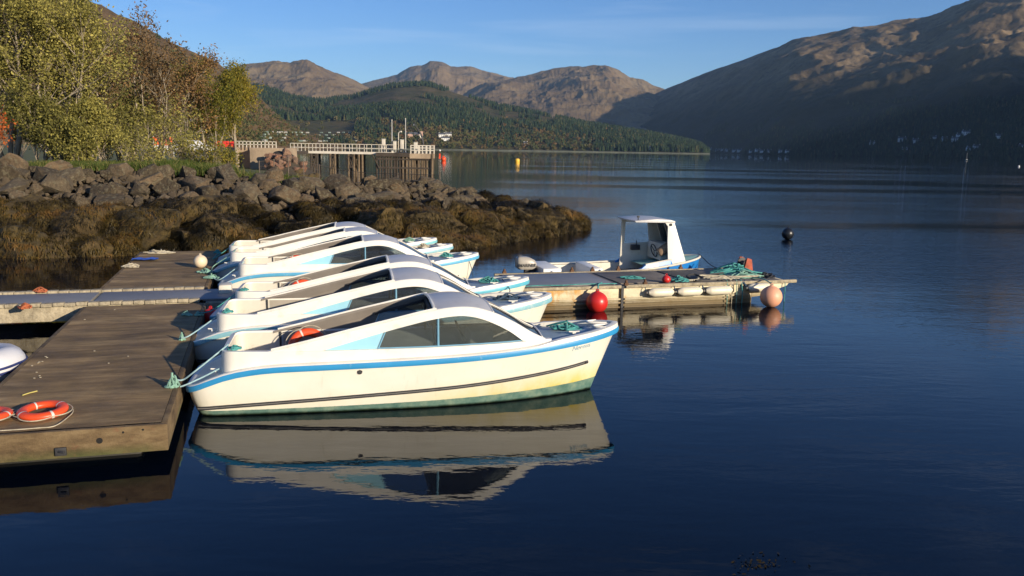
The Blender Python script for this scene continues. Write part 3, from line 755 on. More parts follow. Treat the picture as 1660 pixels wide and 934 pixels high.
# ------------------------------------------------------------------ trees on the bank
def tree(label, base_p, H, spread, mat_leaf, mat_bark, leaves=int(9000), leaf=0.066, stems=3, cat='tree', group='trees on the bank', lean=0.12, seed=0, sparse=0.0, tintc=0.5, tints=0.2, name='tree', low=0.22, trunk_r=0.10):
    r_ = random.Random(seed); nr = np.random.default_rng(seed)
    root = empty(name, base_p, 0, label, cat, group)
    twigs = []; tb = MB()
    def branch(p, d, ln, rad, depth):
        k = 5; P = [p.copy()]; Rr = [rad]; q = p.copy(); dd = d.copy()
        for i in range(k):
            dd = (dd + Vector((r_.gauss(0, .13), r_.gauss(0, .13), r_.gauss(0.05, .07)))).normalized()
            q = q + dd * ln / k; P.append(q.copy()); Rr.append(rad * (1 - .72 * (i + 1) / k))
        tb.tube(P, Rr, 6 if depth < 2 else 4, cap=False)
        if depth >= 3:
            for i in range(1, k + 1): twigs.append(P[i])
            return
        nb = [7, 5, 4][depth]
        for i in range(nb):
            f = r_.uniform(low if depth == 0 else .25, 1.0); j = min(k - 1, int(f * k)); g = f * k - j
            o_ = P[j].lerp(P[j + 1], g); az = r_.uniform(0, 6.28); el = r_.uniform(.35, 1.0)
            side = Vector((math.cos(az), math.sin(az), 0))
            nd = (dd * math.cos(el) + side * math.sin(el) * spread + Vector((0, 0, .12))).normalized()
            branch(o_, nd, ln * r_.uniform(.38, .6) * (1 - .35 * f * (depth == 0)), Rr[j] * .55, depth + 1)
        twigs.append(P[-1])
    for s_ in range(stems):
        a = r_.uniform(0, 6.28)
        branch(Vector((math.cos(a) * .25 * (stems > 1), math.sin(a) * .25 * (stems > 1), -.2)), Vector((math.cos(a) * lean * (1 + (stems > 1)), math.sin(a) * lean, 1)).normalized(), H * r_.uniform(.68, .86), trunk_r * (H / 8), 0)
    tb.build('trunk', mat_bark, root, smooth=60, fix=False)
    T = np.array([tuple(t) for t in twigs]); n = int(leaves)
    # clumps around twigs
    idx = nr.integers(0, len(T), n); clump_dark = nr.random(len(T)) < sparse
    keep = ~clump_dark[idx]; idx = idx[keep]; n = len(idx)
    c = T[idx] + nr.normal(0, .13 + .011 * H, (n, 3))
    c[:, 2] = np.maximum(c[:, 2], .1)
    a = nr.normal(size=(n, 3)); a /= np.linalg.norm(a, axis=1, keepdims=True)
    b_ = np.cross(a, nr.normal(size=(n, 3))); b_ /= np.linalg.norm(b_, axis=1, keepdims=True)
    s_ = (leaf * nr.uniform(.6, 1.25, n))[:, None]
    V = np.stack([c - a * s_, c + b_ * s_ * .55, c + a * s_, c - b_ * s_ * .55], 1).reshape(-1, 3)
    tw = nr.normal(tintc, tints, len(T)); ti = np.clip(tw[idx] + nr.normal(0, .1, n), 0, 1)
    cr = np_mesh('crown', V, np.arange(len(V)), np.full(n, 4), [mat_leaf], {'tint': np.repeat(ti, 4)})
    cr.parent = root
    return root
M_bark = simple('pale_grey_bark', (0.27, 0.225, 0.165), 0.9, 0.35, 4.0, bump=0.01, bscale=25)
M_lf_y = leafy_material('willow_leaves', [(0.0, (0.09, 0.09, 0.025)), (0.45, (0.24, 0.22, 0.06)), (0.8, (0.40, 0.35, 0.09)), (1.0, (0.52, 0.45, 0.13))], 0.35)
M_lf_b = leafy_material('rust_leaves', [(0.0, (0.10, 0.075, 0.04)), (0.45, (0.21, 0.13, 0.06)), (0.8, (0.29, 0.17, 0.07)), (1.0, (0.38, 0.22, 0.08))], 0.35)
M_lf_g = leafy_material('birch_leaves', [(0.0, (0.08, 0.09, 0.018)), (0.5, (0.20, 0.185, 0.03)), (1.0, (0.42, 0.31, 0.05))], 0.4)
M_lf_o = leafy_material('orange_leaves', [(0.0, (0.3, 0.07, 0.02)), (1.0, (0.55, 0.14, 0.03))], 0.3)
LZ = 2.3
def tr(px, Y, top_py, label, mat, **k):
    p = pt(px, 260, Y); p.z = LZ
    H = pt(px, top_py, Y).z - LZ
    return tree(label, p, H, k.pop('spread', .9), mat, M_bark, **k)
tr(-90, 41, -80, 'tall green tree at the left edge of the photo, mostly out of frame', M_lf_y, seed=1, leaves=16320, stems=3, tintc=.35)
tr(15, 43, -70, 'tall leafy willow nearest the left edge, its top out of frame', M_lf_y, seed=2, leaves=22848, stems=4, tintc=.45)
tr(95, 42, -25, 'tall yellow green willow with pale stems, second from the left edge', M_lf_y, seed=3, leaves=22848, stems=4, tintc=.6)
tr(150, 47, 20, 'olive green tree between the tall willow and the rust coloured tree', M_lf_y, seed=4, leaves=15232, stems=3, tintc=.35)
tr(205, 46, 30, 'rust brown thin crowned tree with bare twigs at its top', M_lf_b, seed=5, leaves=9792, stems=3, sparse=.35, tintc=.35, leaf=.075)
tr(252, 47, 62, 'brownish half bare tree just right of the rust tree', M_lf_b, seed=6, leaves=7072, stems=3, sparse=.45, tintc=.25, leaf=.075)
tr(300, 48, 82, 'orange brown tree whose top stands against the hillside left of the birches', M_lf_b, seed=7, leaves=8160, stems=2, sparse=.2, tintc=.6)
tr(345, 53, 92, 'yellow green birch, the left of the two at the end of the bank', M_lf_g, seed=8, leaves=13056, stems=2, tintc=.45)
tr(388, 55, 108, 'golden birch at the right end of the row of trees', M_lf_g, seed=9, leaves=14144, stems=2, tintc=.7)
tr(365, 48, 150, 'small pale green birch in front of the two larger birches', M_lf_g, seed=19, leaves=5331, stems=2, tintc=.3)
tr(225, 44, 165, 'dark olive shrub tree in front of the rust coloured trees', M_lf_y, seed=10, leaves=4896, stems=4, sparse=.25, tintc=.3, low=.08)
tr(290, 45, 160, 'thin greyish shrub tree with yellow tips in front of the orange brown tree', M_lf_y, seed=11, leaves=2828, stems=5, sparse=.3, tintc=.55, low=.05)
tr(170, 41, 150, 'bushy green willow shrub low in front of the tall willows', M_lf_y, seed=12, leaves=10880, stems=5, tintc=.5, low=.03)
tr(60, 40, 130, 'bushy olive willow shrub at the foot of the tall trees', M_lf_y, seed=13, leaves=10880, stems=5, tintc=.25, low=.03)
tr(-20, 38, 178, 'small shrub with bright orange leaves at the left edge', M_lf_o, seed=14, leaves=330, stems=2, tintc=.6, cat='shrub', name='shrub', leaf=.07)
tr(120, 39.5, 195, 'low green bush on the grass under the tall willows', M_lf_y, seed=15, leaves=5440, stems=5, tintc=.4, cat='shrub', name='shrub', low=.0)
for i, (px, y, Y, lb) in enumerate([(225, 218, 40, 'scrubby bare stemmed shrub on the grass below the olive tree'), (262, 205, 41, 'grey twiggy shrub left of the orange netting'), (305, 212, 42, 'straw coloured scrub in front of the parked cars'), (345, 222, 41, 'pale bleached shrub with bare branches near the concrete abutment'), (375, 235, 43, 'tangled beige shrub beside the red panels')]):
    tr(px, Y, y, lb, M_lf_y if i < 3 else M_lf_g, seed=30 + i, leaves=1016, stems=7, tintc=.5, cat='shrub', name='shrub', low=.0, leaf=.06, lean=.35)
# dark thicket filling the depth between the trees
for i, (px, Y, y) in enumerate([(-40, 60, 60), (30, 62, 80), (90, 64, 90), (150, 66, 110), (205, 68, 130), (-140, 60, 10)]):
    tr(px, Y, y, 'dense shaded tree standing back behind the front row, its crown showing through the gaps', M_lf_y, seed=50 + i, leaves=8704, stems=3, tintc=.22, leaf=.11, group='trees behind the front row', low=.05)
# ------------------------------------------------------------------ local frame of the moorings
TH = R(16.5)
AX = Vector((math.cos(TH), math.sin(TH), 0)); NX = Vector((-math.sin(TH), math.cos(TH), 0))
def UV(u, v, z=0.0): return AX * u + NX * v + Vector((0, 0, z))
def toUV(p): p = Vector(p); return (p.dot(AX), p.dot(NX), p.z)

# ---- boat materials
def hull_mat():
    t = NT('cream_gelcoat_hull'); v = t.tc('Object'); x, y, z = t.sep(v)
    base = t.ramp(t.noise(v, 1.2, 5, 0.6), [(0.3, (0.72, 0.69, 0.59)), (0.7, (0.81, 0.78, 0.69))])
    # yellow scum stain low on the bow
    line = t.math('ADD', 0.078, t.math('MULTIPLY', t.math('POWER', t.math('DIVIDE', x, 6.0), 2.0), 0.12))
    dz = t.math('SUBTRACT', z, line)
    st = t.math('MULTIPLY', t.ramp(t.math('DIVIDE', dz, 0.3), [(0.0, 1.0), (0.4, 0.6), (1.0, 0.0)]), t.ramp(t.math('DIVIDE', x, 6.0), [(0.45, 0.15), (0.85, 1.0)]))
    st = t.math('MULTIPLY', st, t.ramp(t.noise(v, 2.5, 5, 0.6), [(0.3, 0.4), (0.6, 1.0)]))
    col = t.mix(st, base, (0.66, 0.52, 0.08))
    streak = t.noise(t.map(v, (14, 14, 0.9)), 1.0, 4, 0.6)
    col = t.mix(t.ramp(streak, [(0.6, 0.0), (0.8, 0.18)]), col, (0.35, 0.28, 0.16))
    green = t.ramp(t.noise(v, 5.0, 6, 0.7), [(0.3, (0.06, 0.14, 0.12)), (0.5, (0.13, 0.22, 0.18)), (0.7, (0.26, 0.33, 0.24))])
    slime = t.ramp(t.math('DIVIDE', t.math('ADD', z, t.math('MULTIPLY', t.noise(v, 9.0, 4, 0.7), 0.03)), 0.1), [(0.25, (0.03, 0.035, 0.012)), (0.6, (1.0, 1.0, 1.0))])
    green = t.mix(1.0, green, slime, 'MULTIPLY')
    wob = t.math('MULTIPLY', t.math('SUBTRACT', t.noise(v, 14.0, 5, 0.7), 0.5), 0.012)
    f = t.math('LESS_THAN', t.math('ADD', dz, wob), 0.0)
    t.color(t.mix(f, col, green)); t.rough(0.28); t.set(Specular_IOR_Level=0.4)
    t.bump(t.noise(v, 1.6, 3, 0.5), 0.006); return t.m
M_hull = hull_mat()
M_white = simple('white_gelcoat', (0.76, 0.73, 0.65), 0.35, 0.08, 2.0, dirt=(0.32, 0.27, 0.18), dirt_amt=0.35)
M_inner = simple('cream_liner', (0.60, 0.56, 0.47), 0.5, 0.12, 2.0, dirt=(0.25, 0.2, 0.13), dirt_amt=0.5)
M_beige = simple('beige_liner', (0.34, 0.30, 0.24), 0.6, 0.15, 2.0, dirt=(0.12, 0.1, 0.07), dirt_amt=0.5)
M_grey = simple('grey_brown_lining', (0.20, 0.175, 0.15), 0.7, 0.15, 2.0)
M_roof = simple('grey_white_roof', (0.52, 0.51, 0.50), 0.4, 0.08, 2.0, dirt=(0.25, 0.23, 0.2), dirt_amt=0.4)
M_deck = simple('blue_grey_deck', (0.30, 0.38, 0.43), 0.5, 0.12, 3.0, dirt=(0.16, 0.2, 0.22), dirt_amt=0.5)
M_panel = simple('sky_blue_panel', (0.30, 0.58, 0.70), 0.35, 0.08, 2.0)
M_dark = simple('black_rubber', (0.025, 0.025, 0.028), 0.6, 0.3, 8.0)
M_rub = simple('grey_rubber_strake', (0.16, 0.155, 0.15), 0.6, 0.3, 6.0)
M_alu = simple('dull_blue_frame', (0.16, 0.34, 0.46), 0.4, 0.15, 6.0)
M_steel = simple('worn_steel', (0.45, 0.44, 0.42), 0.35, 0.2, 10.0, metal=0.8)
M_orange = simple('orange_buoy_plastic', (0.72, 0.075, 0.018), 0.4, 0.12, 5.0, dirt=(0.3, 0.06, 0.02), dirt_amt=0.3)
M_tape = simple('pale_reflective_tape', (0.62, 0.56, 0.5), 0.4, 0.1, 9.0)
M_teal = simple('teal_polypropylene_rope', (0.06, 0.27, 0.25), 0.8, 0.35, 12.0, bump=0.004, bscale=90)
M_teal2 = simple('faded_green_rope', (0.20, 0.36, 0.28), 0.85, 0.3, 12.0, bump=0.004, bscale=90)
M_ropew = simple('weathered_white_rope', (0.42, 0.37, 0.27), 0.9, 0.3, 12.0, bump=0.004, bscale=90)
M_roped = simple('dark_blue_rope', (0.03, 0.06, 0.10), 0.9, 0.3, 12.0)
M_ropeb = simple('pale_blue_rope', (0.30, 0.45, 0.47), 0.85, 0.25, 12.0)
def rail_mat(name, c, wear):
    t = NT(name); v = t.tc('Object')
    col = t.ramp(t.noise(v, 2.5, 5, 0.6), [(0.3, tuple(q * .85 for q in c)), (0.7, c)])
    col = t.mix(t.ramp(t.noise(v, 9.0, 8, 0.75), [(0.62 - wear * .25, 0.0), (0.74 - wear * .15, min(1, .35 + wear))]), col, (0.5, 0.55, 0.52))
    t.color(col); t.rough(0.4); return t.m
def glass_mat(name, tint, tr_):
    t = NT(name); m_ = t.n.new('ShaderNodeMixShader'); tp = t.n.new('ShaderNodeBsdfTransparent'); tp.inputs[0].default_value = (*tint, 1)
    gl = t.n.new('ShaderNodeBsdfGlossy'); gl.inputs['Roughness'].default_value = 0.05
    df = t.n.new('ShaderNodeBsdfDiffuse'); df.inputs[0].default_value = (0.25, 0.27, 0.28, 1)
    fr = t.n.new('ShaderNodeFresnel'); fr.inputs[0].default_value = 1.5
    m2 = t.n.new('ShaderNodeMixShader'); t.l.new(t.math('MULTIPLY', t.noise(t.tc('Object'), 7.0, 6, 0.7), tr_), m2.inputs[0])
    t.l.new(tp.outputs[0], m2.inputs[1]); t.l.new(df.outputs[0], m2.inputs[2])
    t.l.new(fr.outputs[0], m_.inputs[0]); t.l.new(m2.outputs[0], m_.inputs[1]); t.l.new(gl.outputs[0], m_.inputs[2])
    t.l.new(m_.outputs[0], t.out.inputs[0]); return t.m
M_pane = glass_mat('cabin_glass', (0.66, 0.70, 0.72), 0.12)
M_wind = glass_mat('windshield_glass', (0.25, 0.28, 0.30), 0.30)

KEEL = -0.25
def zr(z): return max(0.0, (z - KEEL) / 1.2)
def xs(z): return 5.58 + 0.47 * zr(z) ** 1.1
SHX = [0, .12, .3, .55, .85, 1.2, 1.8, 3.0, 4.0, 5.0, 5.6, 6.1]
SHZ = [.40, .44, .515, .60, .655, .685, .70, .725, .765, .84, .895, .95]
_sh = catmull([Vector((x, 0, z)) for x, z in zip(SHX, SHZ)], 10)
def sheer(x): return interp(x, [p.x for p in _sh], [p.z for p in _sh])
def half(x, z):
    q = zr(z); Wm = 0.45 + 0.41 * q ** 0.6; t = min(1.0, x / xs(z))
    k = 1.0
    if t > 0.45: 
        s_ = (t - 0.45) / 0.55; k = max(0.0, 1 - s_ ** (2.2 + 0.7 * q)) ** (0.95 - 0.30 * q)
    if t < 0.35: k *= 0.90 + 0.10 * math.sin(t / 0.35 * math.pi / 2)
    c = 0.045
    if t < c: k *= 0.74 + 0.26 * math.sqrt(max(0, 1 - ((c - t) / c) ** 2))
    if z < 0.05 and t < .1: k *= 1
    return Wm * k
def rail_path(off=0.0, n=56, x0=0.0, x1=None):
    """half outline at the sheer, from the stern forward to the stem (y negative side)"""
    ts = [0, .004, .01, .02, .03, .045, .06] + list(np.linspace(.08, .9, 30)) + list(1 - .1 * (1 - np.linspace(0.1, 1, 12)) ** 1.7)
    out = []
    for t in ts:
        x = 0.0; 
        for _ in range(6): x = t * xs(sheer(x))
        out.append((x, half(x, sheer(x)) if t < 1 else 0.0, sheer(x)))
    return out
def ring_from(path):
    return [(x, -y, z) for x, y, z in path] + [(x, y, z) for x, y, z in reversed(path[:-1])]
def offset_ring(R_, d):
    n = len(R_); out = []
    for i in range(n):
        a = Vector(R_[i - 1]); b_ = Vector(R_[(i + 1) % n]); t_ = (b_ - a); t_.z = 0; t_.normalize()
        nrm = Vector((t_.y, -t_.x, 0)); p = Vector(R_[i]) + nrm * d
        out.append((p.x, p.y, R_[i][2]))
    return out
CT = lambda x: interp(x, [0.4, 0.55, .8, 1.3, 3.0, 4.2, 5.2], [.86, .875, .872, .862, .865, .885, .915])
TOP = catmull([Vector((x, 0, z)) for x, z in [(1.0, .86), (1.5, .97), (2.1, 1.115), (2.7, 1.25), (3.15, 1.35), (3.5, 1.395), (3.8, 1.38), (4.1, 1.285), (4.38, 1.145), (4.62, 1.0), (4.84, .895)]], 5)
Tz = lambda x: interp(x, [p.x for p in TOP], [p.z for p in TOP])
def yframe(x, z): return half(min(x, 5.9), sheer(x)) - 0.10 - max(0, z - 0.86) * 0.10
def hire_boat(loc, heading, label, rail, seed=0, panel=True, name_text=None, trim=0.0, wear=0.2):
    r_ = random.Random(seed)
    root = empty('hire_boat', loc, heading, label, 'boat', 'row of hire boats moored stern to the pontoons')
    root.rotation_euler = (R(trim), 0, heading)
    # hull
    b = MB(); ts = [0, .006, .014, .025, .04, .06] + list(np.linspace(.09, .88, 30)) + [.91, .935, .955, .972, .985, .994, 1.0]
    L = 12; rows = []
    for t in ts:
        side = []
        for k in range(L):
            q = k / (L - 1); x = t * 5.9; z = 0
            for _ in range(5):
                z = KEEL + (sheer(x) - KEEL) * q; x = t * xs(z)
            qq = min(1.0, q); side.append((x + .24 * (1 - qq) ** 1.6 * (1 - t) ** 5, half(x, z) if t < 1 else 0.004, z))
        rows.append([(x, -y, z) for x, y, z in reversed(side)] + side)
    b.grid(rows)
    b.add(rows[0], [tuple(range(len(rows[0])))])
    b.build('hull', M_hull, root, smooth=40, fix=True)
    path = rail_path(); ring = ring_from(path)
    # rub rail
    o1 = offset_ring(ring, 0.028); o0 = offset_ring(ring, -0.012)
    b = MB(); dz = lambda p, d: (p[0], p[1], p[2] + d)
    rows = [[dz(p, .006) for p in o0], [dz(p, .006) for p in o1], [dz(p, -.015) for p in offset_ring(ring, .034)], [dz(p, -.052) for p in offset_ring(ring, .032)], [dz(p, -.068) for p in o1], [dz(p, -.068) for p in o0]]
    b.grid(rows, closed=True); b.build('rub_rail', rail, root, smooth=50)
    # gunwale cap, raised into a toe rail at the bow
    b = MB(); tr_ = lambda p: 0.022 + 0.045 * float(smoothstep(4.6, 5.1, p[0]))
    a0 = offset_ring(ring, -.075); a1 = offset_ring(ring, .012)
    b.grid([[dz(p, -.02) for p in a0], [dz(p, tr_(p)) for p in a0], [dz(p, tr_(p) + .004) for p in offset_ring(ring, -.03)], [dz(p, tr_(p) - .004) for p in a1], [dz(p, .004) for p in offset_ring(ring, .02)]], closed=True)
    b.build('gunwale', M_white, root, smooth=50)
    # foredeck and stern deck
    def deck(x0, x1, mat, nm, drop_=.004, camber=.03):
        b = MB(); rw = []
        for x in np.linspace(x0, x1, 16):
            h = max(.004, half(x, sheer(x)) - .05); rw.append([(x, h * s_, sheer(x) - drop_ + camber * (1 - s_ * s_)) for s_ in np.linspace(-1, 1, 9)])
        b.grid(rw); b.build(nm, mat, root, smooth=50)
    deck(4.6, 5.93, M_deck, 'foredeck'); deck(0.03, .62, M_hull, 'stern_deck', .0, .01)
    # coaming ring (closed round the stern)
    def cring(inset, x0, rad):
        pts_ = []; xe = 4.88
        for x in np.linspace(xe, x0 + rad, 34): pts_.append((x, -(half(x, sheer(x)) - inset)))
        yc = half(x0 + rad, sheer(x0 + rad)) - inset
        for a in np.linspace(0, math.pi / 2, 7)[1:]: pts_.append((x0 + rad - rad * math.sin(a), -(yc - rad + rad * math.cos(a))))
        mir = [(x, -y) for x, y in reversed(pts_)]
        return pts_ + mir
    out_ = cring(.075, .42, .20); inn = cring(.150, .50, .14)
    b = MB()
    lowz = lambda x: sheer(x) - .03
    b.grid([[(x, y, lowz(x)) for x, y in out_], [(x + .012, y * .992, CT(x) - .03) for x, y in out_], [(x + .02, y * .985, CT(x)) for x, y in out_], [(x, y, CT(x) + .002) for x, y in inn], [(x, y, CT(x) - .03) for x, y in inn]])
    b.build('coaming', M_white, root, smooth=50, fix=True)
    b = MB(); ii = [p for p in inn if p[0] < 1.12]; ii2 = inn
    na = [p for p in inn]
    seg = lambda f: f
    b.grid([[(x, y, CT(x) - .025) for x, y in na], [(x, math.copysign(max(.01, min(abs(y) * .97, half(x, .22) - .07)), y), .22) for x, y in na]])
    mi = []
    lin = b
    lin.mi = [0 if (na[j % (len(na) - 1)][0] < 1.12) else 1 for j in range(len(lin.f))]
    lin.build('cockpit_liner', [M_inner, M_beige], root, smooth=50)
    # cockpit sole + stern locker seat
    b = MB(); rw = []
    for x in np.linspace(.6, 4.9, 14): h = max(.02, half(x, .235) - .09); rw.append([(x, -h, .235), (x, h, .235)])
    b.grid(rw); b.build('cockpit_sole', M_beige, root, smooth=0)
    b = MB(); b.box((.83, 0, .42), (.46, 1.22, .36)); b.build('stern_locker', M_inner, root, bevel=.02)
    b = MB(); b.box((1.115, .635, .60), (.03, .05, .5)); b.box((1.115, -.635, .60), (.03, .05, .5)); b.box((1.115, 0, .38), (.03, 1.26, .3)); b.build('cockpit_bulkhead', M_dark, root, bevel=.005)
    for s_ in (-1, 1):
        b = MB(); b.box((2.35, s_ * .53, .40), (1.9, .32, .05)); b.box((2.35, s_ * .39, .31), (1.86, .03, .15)); b.build('bench_seat', M_beige, root, bevel=.012)
    # curved side frames
    for s_ in (-1, 1):
        rw = []; X = list(np.linspace(1.02, 4.83, 64))
        for x in X:
            zt = Tz(x); th = interp(x, [1.0, 1.75, 2.7, 3.6, 4.3, 4.84], [.20, .165, .125, .12, .16, .25])
            zb = max(min(zt - .004, CT(x) + .001 + 0 * x), zt - th)
            if zb < CT(x) - .02: zb = CT(x) - .02
            yo, yi = yframe(x, zt), yframe(x, zt) - .065
            yob = yframe(x, zb); 
            rw.append([(x, s_ * (yob), zb), (x, s_ * (yo), zt - .012), (x, s_ * (yo - .012), zt), (x, s_ * yi, zt + .002), (x, s_ * (yi - .004), zt - .03), (x, s_ * (yob - .05), zb)])
        b = MB(); 
        for j in range(6): b.cur = 1 if j == 3 or j == 4 else 0; b.grid([[rw[i][j] for i in range(len(rw))], [rw[i][(j + 1) % 6] for i in range(len(rw))]])
        b.cur = 0
        b.add(rw[0], [tuple(range(6))]); b.add(rw[-1], [tuple(range(6))])
        fr = b.build('side_frame', [M_white, M_grey], root, smooth=45)
        b = MB(); b.tube([(x, s_ * (yframe(x, Tz(x)) - .03), Tz(x) + .008) for x in np.linspace(1.08, 3.26, 30)], .016, 6)
        b.build('handrail', M_white, fr, smooth=50)
        # quarter panel and panes
        zb_ = lambda x: Tz(x) - interp(x, [1.0, 1.75, 2.7, 3.6, 4.3, 4.84], [.20, .165, .125, .12, .16, .25]) + .008
        def sheet(x0, x1, mat, nm, slant0=0, slant1=0, inset=.03, par=root, thick=.006):
            rw = []
            for k in range(17):
                f = k / 16; 
                xb = x0 + (x1 - x0) * f; xt = (x0 + slant0) + (x1 + slant1 - x0 - slant0) * f
                z1 = max(zb_(xt), CT(xt) + .004)
                rw.append([(xb, s_ * (yframe(xb, CT(xb)) - inset), CT(xb) - .005), (xt, s_ * (yframe(xt, z1) - inset), z1)])
            b = MB(); b.grid(rw); b.cur = 1; b.grid([[(x, y - s_ * thick, z) for x, y, z in r1] for r1 in rw]); return b.build(nm, [mat, mat if 'window' in nm else M_grey], par, smooth=50)
        xq = 1.42
        if panel: sheet(xq, 2.45, M_panel, 'quarter_panel', 0, .10)
        pn = sheet(2.48 if panel else 1.75, 3.26, M_pane, 'side_window', .10, 0, .035)
        sheet(3.30, 4.66, M_pane, 'side_window', 0, -.02, .035)
        b = MB(); z1 = zb_(3.28); b.tube([(3.28, s_ * (yframe(3.28, .9) - .03), CT(3.28)), (3.28, s_ * (yframe(3.28, z1) - .03), z1)], .017, 6)
        if panel: z1 = zb_(2.57); b.tube([(2.47, s_ * (yframe(2.45, .9) - .03), CT(2.45)), (2.57, s_ * (yframe(2.57, z1) - .03), z1)], .012, 6)
        b.tube([(x, s_ * (yframe(x, max(zb_(x), CT(x))) - .03), max(zb_(x), CT(x)) - .006) for x in np.linspace(2.57, 4.66, 24)], .010, 5)
        b.tube([(x, s_ * (yframe(x, CT(x)) - .03), CT(x) + .006) for x in np.linspace(2.47, 4.66, 12)], .010, 5)
        b.build('window_frame', M_alu, root, smooth=50)
    # roof
    def across(xa, xb, n, dzv, th, cam, inset, mat, nm):
        rw = []; lo = []
        for x in np.linspace(xa, xb, n):
            h = yframe(x, Tz(x)) - inset
            rw.append([(x, h * s_, Tz(x) + dzv + cam * (1 - s_ * s_)) for s_ in np.linspace(-1, 1, 11)])
            lo.append([(x, h * s_, Tz(x) + dzv - th + cam * (1 - s_ * s_)) for s_ in np.linspace(-1, 1, 11)])
        b = MB(); b.grid(rw); b.grid(lo)
        for s1, s2 in ((rw[0], lo[0]), (rw[-1], lo[-1])): b.grid([s1, s2])
        return b.build(nm, mat, root, smooth=50)
    across(3.24, 4.06, 12, -.006, .03, .05, .045, M_roof, 'roof')
    across(4.06, 4.79, 12, -.02, .008, .045, .06, M_wind, 'windshield')
    b = MB()
    h = yframe(3.24, Tz(3.24)) - .07
    b.tube([(3.23, s_ * h, Tz(3.24) + .045 * (1 - s_ * s_) + .003) for s_ in np.linspace(-1, 1, 9)], .022, 6)
    b.build('roof_edge', M_white, root, smooth=50)
    b = MB()
    for xx in (4.06, 4.78):
        hh = yframe(xx, Tz(xx)) - .07
        b.tube([(xx, s_ * hh, Tz(xx) - .005 + .045 * (1 - s_ * s_)) for s_ in np.linspace(-1, 1, 9)], .015, 6)
    b.tube([(x, 0, Tz(x) + .03) for x in np.linspace(4.06, 4.78, 10)], .010, 6)
    b.build('windshield_frame', M_white, root, smooth=50)
    # dark hatch frame at the aft end of the cabin
    b = MB(); 
    for s_ in (-1, 1): b.box((2.86, s_ * .60, 1.185), (.78, .03, .035), Matrix.Rotation(-.24, 3, 'Y'))
    b.box((3.23, 0, 1.29), (.03, 1.16, .06)); b.box((3.23, .585, 1.06), (.03, .04, .45)); b.box((3.23, -.585, 1.06), (.03, .04, .45))
    b.build('hatch_frame', M_dark, root, bevel=.004)
    # helm
    hl = MB(); hl.box((4.0, 0.28, .66), (.35, .5, .5)); hl.build('helm_console', M_beige, root, bevel=.03)
    b = MB(); rot = Matrix.Rotation(R(65), 3, 'Y'); b.torus((3.72, .28, .86), .17, .014, 24, 6, rot)
    for k in range(3):
        a = k * 2.094; p = rot @ Vector((math.cos(a) * .17, math.sin(a) * .17, 0)); b.tube([(3.72, .28, .86), Vector((3.72, .28, .86)) + p], .01, 5)
    b.build('steering_wheel', M_dark, root, smooth=50)
    # strake: two dark strips with a pale one between
    def on_hull(x, z, s_, off): return (x, s_ * (half(x, z) + off), z)
    SX = [0.12, 1.0, 2.9, 3.8, 4.7, 5.2, 5.5]; SZ = [.115, .165, .262, .315, .39, .44, .475]
    sp = catmull([Vector((x, 0, z)) for x, z in zip(SX, SZ)], 8)
    for s_ in (-1, 1):
        b = MB()
        for d, c_, rr in ((-.017, 0, .010), (.017, 0, .010), (0, 1, .009)):
            b.cur = c_; b.tube([on_hull(p.x, p.z + d, s_, .004 if c_ else .007) for p in sp], rr, 6)
        b.cur = 0; p = sp[-1]; b.tube([on_hull(p.x - .02, p.z, s_, .0), on_hull(p.x + .03, p.z + .004, s_, .0)], .027, 6)
        b.build('strake', [M_dark, M_rub], root, smooth=50)
    # drain outlet, cleats, fairlead
    b = MB(); y = half(2.22, .56); b.lathe([(.0, -.012), (.026, -.012), (.036, 0), (.036, -.01)], (2.22, -y - .0, .585), 12, 'y'); b.build('drain_outlet', M_dark, root, smooth=50)
    for (x, y) in ((5.32, -.24), (5.32, .24), (.36, -.42)):
        z = sheer(x) + .02; c = MB(); c.box((x, y, z + .015), (.05, .03, .03)); c.tube([(x - .08, y, z + .042), (x, y, z + .036), (x + .08, y, z + .042)], .011, 6)
        c.build('cleat', M_white, root, smooth=50)
    for s_ in (-1, 1):
        b = MB(); b.tube([(5.98 - .35 * math.sin(a) , s_ * (.05 + .14 * (1 - math.cos(a)) * .8 ), sheer(5.7) + .075) for a in np.linspace(.2, 2.6, 10)], .017, 6)
        b.build('fairlead', M_white, root, smooth=50)
    if name_text:
        cu = bpy.data.curves.new('name_lettering', 'FONT'); cu.body = name_text; cu.size = .105; cu.extrude = .001; cu.shear = .25
        tmp = bpy.data.objects.new('tmp', cu); COL.objects.link(tmp); bpy.context.view_layer.update()
        me = bpy.data.meshes.new_from_object(tmp.evaluated_get(bpy.context.evaluated_depsgraph_get())); bpy.data.objects.remove(tmp)
        x0 = 5.22
        for v in me.vertices:
            x = x0 + v.co.x * .98; z = .70 + v.co.y + (x - x0) * .10
            v.co = Vector((x, -(half(x, z) + .004 + v.co.z), z))
        me.materials.clear(); me.materials.append(simple('faded_blue_lettering', (0.30, 0.46, 0.56), 0.5, .3, 20))
        me.name = 'name_lettering'; o = bpy.data.objects.new('name_lettering', me); COL.objects.link(o); o.parent = root
    return root

